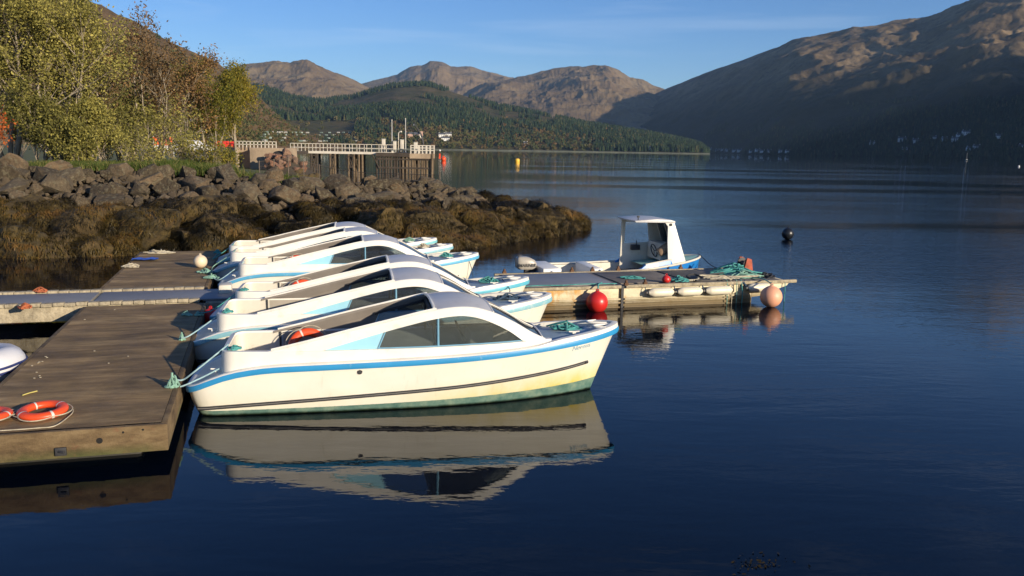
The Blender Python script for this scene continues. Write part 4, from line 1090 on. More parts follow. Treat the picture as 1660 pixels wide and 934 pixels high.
def rope_pile(name, c, rad, mat, label, n=60, thick=.012, h=.07, cat='rope', group=None, seed=0, squash=1.0):
    r_ = random.Random(seed); P = []
    a = 0; 
    for i in range(n):
        a += r_.choice([-1, 1, 1]) * r_.uniform(.5, 2.4); q = rad * (r_.random() ** .75) * (1.25 if r_.random() < .12 else 1)
        P.append(Vector((math.cos(a) * q, math.sin(a) * q * squash, max(thick, 1.25 * h * max(0, 1 - q / rad) * r_.uniform(.1, 1.15)))))
    b = MB(); b.tube(catmull(P, 5), thick, 5); o = b.build(name, mat, smooth=60, fix=False); o.location = c
    return tag(o, label, cat, group)
def rope(name, P, mat, label, thick=.012, cat='rope', group=None, n=8):
    b = MB(); b.tube(catmull(P, n), thick, 6); o = b.build(name, mat, smooth=60, fix=False)
    return tag(o, label, cat, group)
def sag(a, b_, d, n=6):
    a = Vector(a); b_ = Vector(b_)
    return [a.lerp(b_, i / n) + Vector((0, 0, -d * 4 * (i / n) * (1 - i / n))) for i in range(n + 1)]
def lifebuoy(loc, rot, label, name='lifebuoy', Rm=.27, r=.065, group=None, cat='lifebuoy', strap_n=4):
    root = bpy.data.objects.new(name, None); COL.objects.link(root); root.location = loc; root.rotation_euler = rot; root.empty_display_size = .1
    tag(root, label, cat, group)
    b = MB(); b.torus((0, 0, 0), Rm, r, 44, 14, None, .72); b.build('ring', M_orange, root, smooth=70)
    for k in range(strap_n):
        a = k * 2 * math.pi / strap_n + .4; b = MB()
        rows = []
        for da in (-.055, .055):
            rr = []
            for j in range(14):
                q = 2 * math.pi * j / 14; rad = Rm + (r + .003) * math.cos(q)
                rr.append((rad * math.cos(a + da), rad * math.sin(a + da), (r * .72 + .003) * math.sin(q)))
            rows.append(rr)
        b.grid(rows, closed=True); b.build('reflective_band', M_tape, root, smooth=70)
    P = []
    for k in range(33):
        a = .4 + k * 2 * math.pi / 32; s_ = abs(math.sin((a - .4) * strap_n / 2)); P.append(((Rm + r + .006 + .035 * s_) * math.cos(a), (Rm + r + .006 + .035 * s_) * math.sin(a), -.01 * s_))
    b = MB(); b.tube(catmull(P, 3), .007, 5); b.build('grab_line', M_ropew, root, smooth=60)
    return root

RAILS = [rail_mat('bright_blue_rail', (0.03, 0.27, 0.55), 0.05), rail_mat('worn_pale_blue_rail', (0.22, 0.45, 0.52), 0.45), rail_mat('turquoise_rail', (0.10, 0.42, 0.55), 0.2),
         rail_mat('light_blue_rail', (0.10, 0.38, 0.60), 0.25), rail_mat('chalky_blue_rail', (0.25, 0.48, 0.56), 0.35), rail_mat('faded_turquoise_rail', (0.20, 0.50, 0.56), 0.3)]
spec = [  # bow u, v, heading deg, label
    (5.01, 11.42, 11.6, 'nearest white hire boat with bright blue rail and a name on its bow', True, 'Nereus'),
    (4.84, 13.95, 11.0, 'second hire boat from the front, its worn pale rail just behind the nearest boat', True, None),
    (5.06, 15.95, 10.2, 'third hire boat from the front, turquoise rail, just before the walkway', True, None),
    (5.04, 19.98, 12.0, 'fourth hire boat, the first beyond the walkway, its blue quarter panel showing', True, None),
    (4.80, 21.78, 10.6, 'fifth hire boat, between the one with the blue quarter panel and the farthest', False, None),
    (4.72, 23.52, 10.4, 'farthest hire boat, next to the weedy rocks of the breakwater', False, None)]
boats = []
for i, (bu, bv, hd, lab, pan, nm) in enumerate(spec):
    h = R(hd); d = Vector((math.cos(h), math.sin(h), 0)); bow = UV(bu, bv); org = bow - d * 6.05
    bt = hire_boat(org, h, lab, RAILS[i], seed=i, panel=pan, name_text=nm, trim=[0, 1.1, -.9, .7, -1.3, .6][i])
    bt.scale = (.985, 1, 1); bt.location = bt.location + d * .09
    if i in (1, 4): bt.location.z += .015
    boats.append(bt)
bpy.context.view_layer.update()
def bl(i, p): return boats[i].matrix_world @ Vector(p)
for i, (x, y, z, lab) in enumerate([(1.52, .30, .68, 'orange lifebuoy inside the cockpit of the nearest hire boat'), (1.6, .35, .67, 'orange lifebuoy inside the third hire boat, just before the walkway'), (1.7, .35, .66, 'orange lifebuoy inside the fourth hire boat beyond the walkway')]):
    k = [0, 2, 3][i]
    lifebuoy(bl(k, (x, y, z)), (R(72), 0, boats[k].rotation_euler.z + R(4)), lab, group='lifebuoys in the hire boats', Rm=.22, r=.06)
labs_d = ['teal rope piled on the foredeck of the nearest hire boat', 'teal rope heaped on the foredeck of the second hire boat', 'bushy teal rope heap on the foredeck of the third hire boat', 'dark teal rope coiled on the foredeck of the fourth hire boat', 'faded rope on the foredeck of the fifth hire boat', 'teal rope on the bow of the farthest hire boat']
for i in range(6):
    p = bl(i, (5.28 if i else 5.30, 0.12, sheer(5.3) + .03))
    rope_pile('rope_coil', p, .27 if i < 3 else .2, [M_teal, M_roped, M_teal, M_teal, M_ropew, M_teal2][i], labs_d[i], 46, .011, .10, seed=20 + i, group='ropes on the foredecks', squash=.6)
# ------------------------------------------------------------------ pontoons
def plank_mat(name, a, b_, c_, su=0.35, sv=3.0, bumpd=.006):
    t = NT(name); v = t.map(t.tc('Object'), (su, sv, 1.0)); v0 = t.tc('Object')
    col = t.ramp(t.noise(v, 1.3, 8, 0.68, .6), [(0.28, a), (0.5, b_), (0.72, c_)])
    col = t.mix(0.8, col, t.ramp(t.noise(v0, 1.1, 7, 0.7), [(0.3, 0.5), (0.7, 1.5)]), 'MULTIPLY')
    col = t.mix(0.7, col, t.ramp(t.noise(t.map(v0, (.5, .9, 1)), .9, 4, 0.6, 1.5), [(0.36, 0.5), (0.5, 1.0), (0.64, 1.5)]), 'MULTIPLY')
    col = t.mix(t.ramp(t.noise(v0, 38.0, 3, 0.6), [(0.6, 0.0), (0.75, 0.35)]), col, (0.24, 0.2, 0.14))
    t.color(col); t.rough(t.ramp(t.noise(v0, 2.0, 5, 0.6), [(0.3, 0.65), (0.7, 0.95)])); t.bump(t.noise(v0, 30.0, 8, 0.7), bumpd); return t.m
M_plank = plank_mat('weathered_deck', (0.105, 0.062, 0.024), (0.205, 0.13, 0.052), (0.36, 0.245, 0.11))
def side_mat():
    t = NT('stained_pontoon_side'); v = t.tc('Object'); x, y, z = t.sep(v)
    col = t.ramp(t.noise(t.map(v, (1, 1, 3)), 2.2, 8, 0.7), [(0.3, (0.045, 0.027, 0.012)), (0.5, (0.12, 0.078, 0.036)), (0.7, (0.20, 0.14, 0.07))])
    g = t.math('MULTIPLY', t.ramp(z, [(0.08, 1.0), (0.26, 0.0)]), t.ramp(t.noise(v, 1.1, 4, 0.6), [(0.4, 0.1), (0.6, 1.0)]))
    col = t.mix(g, col, (0.05, 0.075, 0.015))
    col = t.mix(t.ramp(t.noise(v, 7.0, 5, 0.6), [(0.62, 0.0), (0.72, .6)]), col, (0.16, 0.06, 0.03))
    t.color(col); t.rough(.9); t.bump(t.noise(v, 16.0, 8, 0.7), .012); return t.m
M_side = side_mat()
M_float = simple('slimy_float', (0.02, 0.018, 0.012), 0.6, 0.5, 3.0)
M_ply = simple('grey_deck_sheet', (0.21, 0.215, 0.23), 0.55, 0.12, 1.2, dirt=(0.12, 0.1, 0.08), dirt_amt=.5)
M_edge = simple('crusty_concrete_edge', (0.34, 0.29, 0.20), 0.95, 0.35, 7.0, bump=.02, bscale=18, dirt=(0.13, 0.09, 0.05), dirt_amt=.8)
M_hole = simple('dark_hole', (0.008, 0.007, 0.006), 0.9, .2)
def pontoon(name, lab, u0_, u1_, v0_, v1_, z1=.45, z0=.15, floats=True, cat='pontoon'):
    r_ = empty(name, UV(u0_, v0_), TH, lab, cat, 'floating pontoons')
    L, Wd = u1_ - u0_, v1_ - v0_
    b = MB(); nx, ny = 16, 24
    b.grid([[(L * i / nx, Wd * j / ny, z1 + float(fbm(i * .3 + u0_, j * .3 + v0_, 2)) * .01) for i in range(nx + 1)] for j in range(ny + 1)])
    b.build('deck', M_plank, r_, smooth=60)
    b = MB()
    for (c, s) in (((L / 2, -.035, (z1 + z0) / 2 - .006), (L + .14, .07, z1 - z0 + .004)), ((L / 2, Wd + .035, (z1 + z0) / 2 - .006), (L + .14, .07, z1 - z0 + .004)), ((-.035, Wd / 2, (z1 + z0) / 2 - .003), (.07, Wd - .002, z1 - z0 + .004)), ((L + .035, Wd / 2, (z1 + z0) / 2 - .003), (.07, Wd - .002, z1 - z0 + .004))):
        b.box(c, s)
    fr = b.build('side_board', M_side, r_, bevel=.012)
    if floats:
        for k in range(max(1, int(Wd / 2.2))):
            b = MB(); b.box((L / 2, 1.0 + k * 2.3, -.06), (L - .5, 1.4, .36)); b.build('float', M_float, r_, bevel=.05)
    return r_, L, Wd, fr
nd, L, Wd, fr = pontoon('pontoon', 'nearest brown pontoon, wide weathered deck with two orange lifebuoys lying on it', -3.19, -1.13, 9.80, 17.30)
for (x, z, r_) in ((L - .62, .31, .033), (L - .18, .40, .012), (L - .38, .385, .012), (L - 2.05, .25, .028)):
    b = MB(); b.lathe([(0, -.003), (r_, -.003), (r_, .02)], (x, -.071, z), 12, 'y'); b.build('bolt_hole', M_hole, nd, smooth=0)
b = MB(); b.box((L - 1.0, -.085, .225), (.11, .03, .09)); b.tube([(L - 1.02, -.10, .23), (L - .96, -.13, .23)], .014, 8); b.build('bracket', M_dark, nd, bevel=.004)
pontoon('pontoon', 'far pontoon deck beyond the walkway with a pale round buoy on it', -3.25, -1.22, 19.22, 26.0)
wk = empty('walkway', UV(-14, 17.45), TH, 'narrow pontoon walkway with grey deck sheets crossing between the two brown pontoons', 'walkway', 'floating pontoons')
b = MB(); b.box((6.4, .82, .30), (12.75, 1.5, .30)); b.box((16.2, .9, .28), (6.6, 1.6, .28)); b.build('concrete_beam', M_edge, wk, bevel=.02)
for k in range(5):
    b = MB(); b.box((1.3 + k * 2.72, .82, .462), (2.64, 1.22, .02)); b.build('deck_sheet', M_ply, wk, bevel=.004)
b = MB(); b.box((16.1, .9, .43), (6.5, 1.3, .02)); b.build('deck_sheet', M_ply, wk)
for v_ in (.09, 1.57):
    P = []; b = MB()
    for k in range(64):
        x = .1 + k * .2
        if x > 12.8: break
        b.box((x, v_ + random.uniform(-.008, .008), .475 + random.uniform(-.006, .008)), (.192, .16, .07), Matrix.Rotation(random.uniform(-.03, .03), 3, 'Z'))
    b.build('kerb', M_edge, wk, bevel=.015)
b = MB(); b.box((13.25, 1.0, .54), (.26, .42, .22)); b.build('mooring_block', M_inner, wk, bevel=.05)
# ---- right hand pontoon barge
def barge_mat():
    t = NT('rust_stained_cream_hull'); v = t.tc('Object'); x, y, z = t.sep(v)
    col = t.ramp(t.noise(t.map(v, (.6, 1, 2)), 2.2, 8, 0.7), [(0.3, (0.36, 0.28, 0.15)), (0.48, (0.62, 0.54, 0.36)), (0.7, (0.70, 0.63, 0.46))])
    rust = t.math('MULTIPLY', t.ramp(t.noise(t.map(v, (1.2, 1, .5)), 2.0, 7, 0.7), [(0.5, 0.0), (0.6, .85)]), t.ramp(t.math('DIVIDE', x, 6.0), [(.42, 1.0), (.47, .15)]))
    col = t.mix(rust, col, (0.50, 0.24, 0.03))
    low = t.math('ADD', z, t.math('MULTIPLY', t.noise(v, 6.0, 5, .7), .08))
    col = t.mix(t.ramp(low, [(0.12, .9), (0.30, 0.0)]), col, (0.12, 0.08, 0.03))
    col = t.mix(t.ramp(t.noise(v, 16.0, 6, 0.7), [(0.6, 0.0), (0.7, .7)]), col, (0.09, 0.055, 0.03))
    t.color(col); t.rough(.7); t.bump(t.noise(v, 14.0, 8, 0.7), .012); return t.m
M_barge = barge_mat()
M_bdeck = simple('brown_grey_barge_deck', (0.17, 0.145, 0.12), 0.75, 0.35, 1.6, bump=.006, bscale=30, dirt=(0.32, 0.25, 0.17), dirt_amt=.6)
M_tire = simple('dark_sheet_rubber', (0.075, 0.068, 0.06), 0.75, 0.25, 3.0)
bg_ = empty('barge', UV(5.4, 17.55), TH, 'rust stained cream pontoon barge with raked end, rope heaps on deck and fenders alongside', 'barge', 'floating pontoons')
LB = 5.75
for (a_, b1_) in ((0, 2.35), (2.42, LB)):
    b = MB(); b.box(((a_ + b1_) / 2, 1.1, .20), (b1_ - a_, 2.2, .56)); b.build('hull', M_barge, bg_, bevel=.02)
b = MB(); b.prism([(LB, .49), (LB, .12), (LB + .25, .14), (LB + .95, .37), (LB + 1.0, .43), (LB + .97, .49)], .0, 2.2, 'y'); b.build('raked_bow', M_barge, bg_, bevel=.02)
for (v_, z_) in ((-.03, .19), (-.03, .11), (-.02, .0)):
    b = MB(); b.box((1.2, v_, z_), (2.3, .05, .045)); b.box((4.05, v_, z_), (3.2, .05, .045)); b.build('rubbing_ledge', M_barge, bg_, bevel=.012)
b = MB(); b.box((1.18, -.02, .475), (2.36, .09, .07)); b.box((4.7, -.02, .48), (4.45, .09, .075)); b.box((3.3, 2.2, .475), (6.6, .09, .07)); b.build('gunwale', M_edge, bg_, bevel=.015)
b = MB(); b.box((3.35, 1.09, .485), (6.5, 2.06, .02)); b.build('deck', M_bdeck, bg_)
for (x0, x1, y0, y1, mt) in ((.1, 2.3, .16, 1.95, M_ply), (2.45, 4.1, .2, 1.9, M_bdeck), (4.2, 5.2, .25, 1.95, M_tire)):
    b = MB(); b.box(((x0 + x1) / 2, (y0 + y1) / 2, .506), (x1 - x0, y1 - y0, .018)); b.build('deck_sheet', mt, bg_, bevel=.004)
for (x, y) in ((2.0, 2.2), (2.55, 2.2), (3.25, 2.2), (5.0, 2.2), (2.48, -.03), (2.95, -.02), (.25, 2.2)):
    b = MB(); b.box((x, y, .53), (.09, .07, .06)); b.lathe([(.03, 0), (.035, .03), (.025, .07)], (x, y, .55), 8); b.build('bollard', simple('rusted_iron', (.12, .06, .03), .9, .4, 9) if 'rusted_iron' not in bpy.data.materials else bpy.data.materials['rusted_iron'], bg_, smooth=50)
b = MB(); b.box((2.385, -.04, .22), (.06, .05, .55)); b.build('hinge_post', M_dark, bg_)
def bp(x, y, z): return UV(5.4 + x, 17.55 + y, z)
# fenders along the side
M_fend = simple('cream_fender_plastic', (0.68, 0.62, 0.48), .45, .12, 4.0, dirt=(0.2, 0.15, 0.09), dirt_amt=.5)
for i, (x, lb, ln) in enumerate([(3.30, 'cream sausage fender on the barge side, nearest the red buoy', .62), (4.03, 'cream sausage fender in the middle of three along the barge side', .62), (4.78, 'cream sausage fender on the barge side left of the hanging ropes', .68), (5.85, 'shorter cream fender with a black end beside the peach buoy', .62)]):
    r_ = empty('fender', bp(x, -.15, .335 if i < 3 else .37), TH + (R(2) if i == 3 else 0), lb, 'fender', 'fenders along the barge')
    h = ln / 2; b = MB(); b.lathe([(.0, -h - .05), (.03, -h - .045), (.04, -h), (.095, -h + .07), (.105, -h + .12), (.105, h - .12), (.095, h - .07), (.04, h), (.03, h + .045), (0, h + .05)], (0, 0, 0), 18, 'x')
    b.build('body', M_fend, r_, smooth=60)
    for s_ in (-1, 1):
        b = MB(); b.torus((s_ * (h + .02), 0, 0), .045, .012, 12, 6, Matrix.Rotation(R(90), 3, 'Y')); b.build('eye_collar', M_dark, r_, smooth=60)
        b = MB(); b.tube(catmull([(s_ * (h + .03), 0, .0), (s_ * (h + .06), .06, .08), (s_ * (h + .02), .14, .17)], 4), .01, 5); b.build('lanyard', M_roped, r_, smooth=60)
def ball_buoy(px, py, Rr, z, lb, mat, v_, name='mooring_buoy', rope_to=None, up_=True, nmrope='buoy'):
    p = at(px, py, z)
    r_ = empty(name, p, 0, lb, 'buoy')
    prof = [(0, -Rr)] + [(Rr * math.sin(a), -Rr * math.cos(a)) for a in np.linspace(.15, 2.75, 16)] + [(Rr * .26, Rr * .98), (Rr * .17, Rr * 1.03), (Rr * .15, Rr * 1.08), (0, Rr * 1.08)]
    b = MB(); b.lathe(prof, (0, 0, 0), 32); b.build('ball', mat, r_, smooth=60)
    b = MB(); b.torus((0, 0, Rr * 1.10), Rr * .12, Rr * .05, 12, 6, Matrix.Rotation(R(90), 3, 'X')); b.build('eye', mat, r_, smooth=60)
    return p
M_redb = simple('red_inflatable_buoy', (0.52, 0.022, 0.018), .35, .12, 3.0, dirt=(.25, .02, .02), dirt_amt=.4)
M_peach = simple('sun_bleached_peach_buoy', (0.74, 0.36, 0.22), .5, .08, 3.0, dirt=(.4, .2, .12), dirt_amt=.4)
M_creamb = simple('cream_buoy', (0.68, 0.55, 0.38), .5, .1, 3.0)
M_black = simple('black_buoy', (0.012, 0.014, 0.018), .35, .2, 3.0)
M_yel = simple('yellow_buoy', (0.75, 0.42, 0.03), .5, .1, 3.0)
p1_ = ball_buoy(968, 490, .24, .19, 'bright red ball buoy hanging at the side of the barge', M_redb, 0)
rope('rope', [p1_ + Vector((0, 0, .26)), p1_ + Vector((0.02, .08, .33)), p1_ + Vector((.03, .2, .36)), bp(2.0, .25, .53)], M_teal, 'teal lanyard tying the red buoy to the barge', .018)
p2_ = ball_buoy(1250, 481, .25, .24, 'sun bleached peach ball buoy at the raked end of the barge', M_peach, 0)
rope('rope', [p2_ + Vector((0, 0, .27)), p2_ + Vector((0.0, .1, .30)), bp(6.05, .1, .55), bp(6.0, .4, .53)], M_teal, 'teal lanyard tying the peach buoy to the barge', .014)
ball_buoy(1277, 379, .245, .235, 'lone black ball buoy floating in open water right of the workboat', M_black, 0)
ball_buoy(325, 424, .165, .45 + .16, 'cream ball buoy lying on the far pontoon beside the boats', M_creamb, 0)
r_ = ball_buoy(342, 517, .20, .24, 'dark red buoy squeezed between the near pontoon and the second boat stern', M_redb, 0)
pb_ = pt(838.5, 262, 235); pb_.z = .45; ys_ = 235 / 17.0
by = empty('mooring_buoy', pb_, 0, 'yellow buoy floating far out beyond the breakwater', 'buoy')
b = MB(); b.lathe([(0, -.75), (.6, -.7), (.66, -.2), (.66, .25), (.5, .5), (0, .58)], (0, 0, 0), 20); b.build('drum', M_yel, by, smooth=40)
b = MB(); b.torus((0, 0, .68), .14, .05, 12, 6, Matrix.Rotation(R(90), 3, 'X')); b.build('lifting_ring', M_dark, by)
ob_ = pt(719, 262, 240); ob_.z = .45
by = empty('mooring_buoy', ob_, 0, 'orange ball buoy on the water just right of the pier head', 'buoy'); by.scale = (1.9, 1.9, 1.9)
b = MB(); b.lathe([(0, -.35)] + [(.38 * math.sin(a), -.38 * math.cos(a)) for a in np.linspace(.2, 2.9, 12)] + [(0, .40)], (0, 0, 0), 16); b.build('ball', M_orange, by, smooth=60)
b = MB(); b.torus((0, 0, .42), .08, .03, 12, 6, Matrix.Rotation(R(90), 3, 'X')); b.build('eye', M_orange, by)
# ropes and clutter on the barge
rope_pile('rope_heap', bp(6.0, 1.25, .50), .62, M_teal, 'big tangled heap of teal rope at the raked end of the barge', 120, .018, .22, seed=1, group='rope heaps on the barge', squash=.7)
rope_pile('rope_heap', bp(5.95, .7, .50), .5, M_teal2, 'faded green rope tangle in front of the big teal heap', 90, .016, .12, seed=2, group='rope heaps on the barge', squash=.6)
rope_pile('rope_heap', bp(5.2, .45, .51), .45, M_ropew, 'dirty white rope tangle along the near edge of the barge', 70, .014, .06, seed=3, group='rope heaps on the barge', squash=.5)
rope_pile('rope_heap', bp(3.05, .85, .52), .32, M_teal, 'small flat teal rope tangle in the middle of the barge deck', 36, .014, .05, seed=4, group='rope heaps on the barge', squash=.6)
rope_pile('rope_heap', bp(3.95, .25, .52), .25, M_teal, 'small teal rope knot beside the red ball on the barge', 34, .014, .10, seed=5, group='rope heaps on the barge')
rope('hose', [bp(4.0, .3, .53), bp(4.4, .22, .54), bp(4.75, .75, .55), bp(5.2, .7, .54), bp(5.6, .5, .54), bp(6.2, .45, .55)], M_ropew, 'pale hose snaking over the right half of the barge deck', .024, 'hose')
rope('hose', [bp(4.3, .18, .53), bp(4.25, .45, .6), bp(4.5, .55, .62), bp(4.6, .3, .55), bp(4.35, .2, .53), bp(5.0, .9, .53), bp(5.6, 1.1, .55)], M_dark, 'black looped hose beside the dark deck sheet on the barge', .022, 'hose')
rope('rope', [bp(.1, .08, .53), bp(.5, .12, .535), bp(1.0, .09, .53), bp(1.5, .13, .535), bp(2.3, .09, .53)], M_teal, 'thin teal rope lying along the near edge of the barge', .011)
rb_ = empty('float_ball', bp(3.55, .12, .60), 0, 'small red float lying on the near edge of the barge deck', 'float')
b = MB(); b.lathe([(0, -.07), (.07, -.06), (.11, .0), (.08, .07), (.03, .10), (0, .11)], (0, 0, -.02), 16); b.build('ball', M_redb, rb_, smooth=60)
b = MB(); b.torus((0, 0, .10), .02, .008, 10, 5, Matrix.Rotation(R(90), 3, 'X')); b.build('eye', M_redb, rb_)
wn_ = empty('winch', bp(6.35, 1.35, .5), TH, 'rusty red winch standing among the ropes at the barge end', 'winch')
M_winch = simple('rusty_red_paint', (.32, .07, .035), .8, .4, 6)
b = MB(); b.box((0, 0, .04), (.34, .4, .08)); b.build('base', M_dark, wn_, bevel=.01)
for s_ in (-1, 1):
    b = MB(); b.prism([(-.13, .07), (.13, .07), (.08, .36), (-.05, .40)], s_ * .17 - .02, s_ * .17 + .02, 'y'); b.build('side_plate', M_winch, wn_, bevel=.008)
b = MB(); b.lathe([(0, -.15), (.13, -.15), (.13, -.13), (.06, -.12), (.06, .12), (.13, .13), (.13, .15), (0, .15)], (0, 0, .24), 16, 'y'); b.build('drum', M_dark, wn_, smooth=40)
b = MB(); b.tube([(0, .19, .24), (.02, .26, .24), (.1, .27, .38), (.1, .36, .38)], .014, 6); b.build('crank', M_steel, wn_)
rope_pile('rope_heap', bp(6.55, .65, .48), .28, M_dark, 'dark rope and chain at the tip of the barge', 40, .018, .12, seed=7, group='rope heaps on the barge')
for k, (x, sg) in enumerate([(5.05, .0), (5.15, .02), (5.3, .0), (5.42, .03)]):
    P = [bp(x, .15, .54), bp(x, -.03, .53), bp(x - .02 + sg, -.09, .3), bp(x + sg, -.07, .02), bp(x, -.06, -.1)]
    rope('rope', P, [M_teal2, M_ropew, M_teal2, M_teal][k], 'rope hanging down the barge side between the fenders and the peach buoy', .012, group='ropes hanging down the barge side')
rope('rope', [bp(5.45, -.04, .5), bp(5.55, -.12, .38), bp(5.62, -.12, .36)], M_roped, 'short dark rope holding the black ended fender', .03)
rope('rope', [bp(6.6, .02, .5), bp(6.6, -.06, .44), bp(6.6, -.07, .1), bp(6.6, -.07, -.1)], M_teal, 'single teal rope hanging to the water from the tip of the barge', .011)

# ------------------------------------------------------------------ open workboat behind the barge
wo = UV(6.82, 21.08)
hw = R(13.5)
wb = empty('workboat', wo, hw, 'blue and white open workboat with small white wheelhouse and outboard, behind the barge', 'boat')
wb.scale = (.87, 1, .9)
M_blue = simple('royal_blue_paint', (0.015, 0.17, 0.50), .35, .12, 2.5, dirt=(.05, .3, .45), dirt_amt=.4)
M_turq = simple('pale_turquoise_deck', (0.26, 0.47, 0.42), .5, .12, 3.0, dirt=(.4, .5, .45), dirt_amt=.4)
M_wht2 = simple('bright_white_paint', (0.80, 0.78, 0.72), .4, .05, 2.0)
def ws(x): return interp(x, [0, 1.5, 3, 4.2, 5.4], [.45, .45, .50, .62, .76])
def wh(x, z):
    t = x / 5.4; k = 1.0
    if t > .5: k = max(0, 1 - ((t - .5) / .5) ** 2.3) ** .6
    return (.80 + .13 * min(1, max(0, z) / .6)) * k * (.93 + .07 * min(1, t * 4))
rows = []
for x in list(np.linspace(0, 4.9, 24)) + [5.05, 5.18, 5.28, 5.35, 5.4]:
    zz = [(-.2, .75), (0.0, .90), (.2, .96), (.4, .99), (1, 1)]
    side = [(x - (0.15 * (1 - k) if x > 4.8 else 0), wh(x, 1) * (f if x < 4.5 else f - .04 * (1 - k)), -.2 + (ws(x) + .2) * k) for k, f in ((0, .72), (.3, .88), (.55, .95), (.8, .99), (1, 1))]
    rows.append([(a, -max(.003, b1), c) for a, b1, c in reversed(side)] + [(a, max(.003, b1), c) for a, b1, c in side])
b = MB(); b.grid(rows); b.add(rows[0], [tuple(range(len(rows[0])))]); b.build('hull', M_blue, wb, smooth=45)
rl = [(r1[0][0], r1[0][1], r1[0][2]) for r1 in rows]
b = MB()
for s_ in (-1, 1): b.tube([(x, s_ * -y + 0, z + .01) for x, y, z in rl], .035, 8)
b.build('gunwale', M_inner, wb, smooth=60)
b = MB()
for s_ in (-1, 1):
    b.grid([[(x, s_ * (wh(x, 1) - .08), ws(x) - .01) for x in np.linspace(.1, 3.4, 12)], [(x, s_ * (wh(x, 1) - .12), .12) for x in np.linspace(.1, 3.4, 12)]])
b.grid([[(x, -(wh(x, 1) - .1), .15), (x, wh(x, 1) - .1, .15)] for x in np.linspace(.08, 3.5, 8)])
b.grid([[(x, -(wh(x, 1) - .0), ws(x)), (x, -(wh(x, 1) - .09), ws(x) + .005)] for x in np.linspace(0, 3.5, 8)]); b.grid([[(x, (wh(x, 1) - .0), ws(x)), (x, (wh(x, 1) - .09), ws(x) + .005)] for x in np.linspace(0, 3.5, 8)])
b.build('inner_liner', M_inner, wb, smooth=30)
for (x, w_, h_) in ((.35, .55, .42), (1.75, .3, .40)):
    b = MB(); b.box((x, 0, .15 + h_ / 2), (w_, 1.5, h_)); b.build('thwart', M_wht2, wb, bevel=.02)
b = MB(); rw = []
for x in np.linspace(3.35, 5.36, 16): rw.append([(x, s_ * max(.003, wh(x, 1) - .03), ws(x) + .0 + .04 * (1 - s_ * s_)) for s_ in np.linspace(-1, 1, 9)])
b.grid(rw); b.build('foredeck', M_turq, wb, smooth=60)
for s_ in (-1, 1):   # raised blue side coaming by the wheelhouse
    b = MB(); rw = [[(x, s_ * (wh(x, 1) + .01), ws(x) - .02), (x, s_ * (wh(x, 1) - .02), ws(x) + h1), (x, s_ * (wh(x, 1) - .09), ws(x) + h1), (x, s_ * (wh(x, 1) - .10), ws(x) - .02)] for x, h1 in ((2.95, .0), (3.2, .13), (3.6, .15), (4.05, .16), (4.12, .03))]
    b.grid(rw); c = b.build('side_coaming', M_blue, wb, smooth=0)
    b = MB(); b.tube([(3.2, s_ * (wh(3.2, 1) - .05), ws(3.2) + .14), (3.6, s_ * (wh(3.6, 1) - .05), ws(3.6) + .16), (4.07, s_ * (wh(4.07, 1) - .05), ws(4.07) + .17)], .03, 6); b.build('capping', M_inner, c, smooth=50)
whs = []
yw = .62
b = MB()   # far wall with a window opening (frame of four bars)
Z0, Z1 = .62, 1.88
def wall(y0, y1, pieces, nm, mat):
    b = MB()
    for poly in pieces: b.prism(poly, y0, y1, 'y')
    return b.build(nm, mat, wb, bevel=.006)
wall(yw - .04, yw, [[(3.0, Z0 - .3), (4.62, Z0 - .3), (4.42, 1.16), (3.02, 1.10)], [(3.02, 1.10), (3.14, 1.105), (3.16, Z1), (3.03, Z1)], [(3.98, 1.14), (4.42, 1.16), (4.14, Z1), (3.88, Z1)], [(3.16, 1.76), (3.89, 1.76), (3.88, Z1), (3.16, Z1)]], 'side_wall', M_inner)
wall(-yw, -yw + .04, [[(4.05, Z0), (4.66, Z0 - .02), (4.18, Z1), (3.86, Z1), (3.99, 1.74), (4.0, 1.3)]], 'side_wall', M_wht2)
b = MB(); b.prism([(2.93, Z1 - .02), (4.2, Z1 - .035), (4.2, Z1 + .01), (4.05, Z1 + .05), (3.6, Z1 + .075), (2.90, Z1 + .03)], -yw - .05, yw + .05, 'y'); b.build('roof', M_roof, wb, bevel=.015)
b = MB(); 
def front(y0, y1, t0_, t1_):
    f = lambda t_: (4.64 + (4.16 - 4.64) * t_, Z0 + (Z1 - Z0) * t_)
    (xa, za), (xb, zb) = f(t0_), f(t1_); b.add([(xa, y0, za), (xa, y1, za), (xb, y1, zb), (xb, y0, zb), (xa - .04, y0, za), (xa - .04, y1, za), (xb - .04, y1, zb), (xb - .04, y0, zb)], [(0, 1, 2, 3), (7, 6, 5, 4), (0, 4, 5, 1), (1, 5, 6, 2), (2, 6, 7, 3), (3, 7, 4, 0)])
front(-yw + .05, yw - .05, 0, .45); front(-yw + .05, -yw + .12, .45, 1); front(yw - .12, yw - .05, .45, 1); front(-.03, .03, .45, 1); b.build('front_wall', M_inner, wb, smooth=0)
b = MB(); front(-yw + .12, yw - .12, .45, .98); b.build('windscreen', M_pane, wb, smooth=0)
b = MB(); b.box((4.12, .1, .95), (.42, .9, .5)); b.build('dashboard', M_inner, wb, bevel=.02)
b = MB(); b.box((3.45, .45, 1.0), (.28, .12, .16)); b.box((3.45, .38, 1.12), (.03, .03, .2)); b.build('engine_control', M_dark, wb, bevel=.02)
b = MB(); rot = Matrix.Rotation(R(75), 3, 'Y'); b.torus((3.82, -.1, .97), .19, .016, 24, 6, rot)
for k in range(3):
    a = k * 2.094 + .4; p = rot @ Vector((math.cos(a) * .19, math.sin(a) * .19, 0)); b.tube([(3.82, -.1, .97), Vector((3.82, -.1, .97)) + p], .012, 5)
b.build('steering_wheel', M_dark, wb, smooth=50)
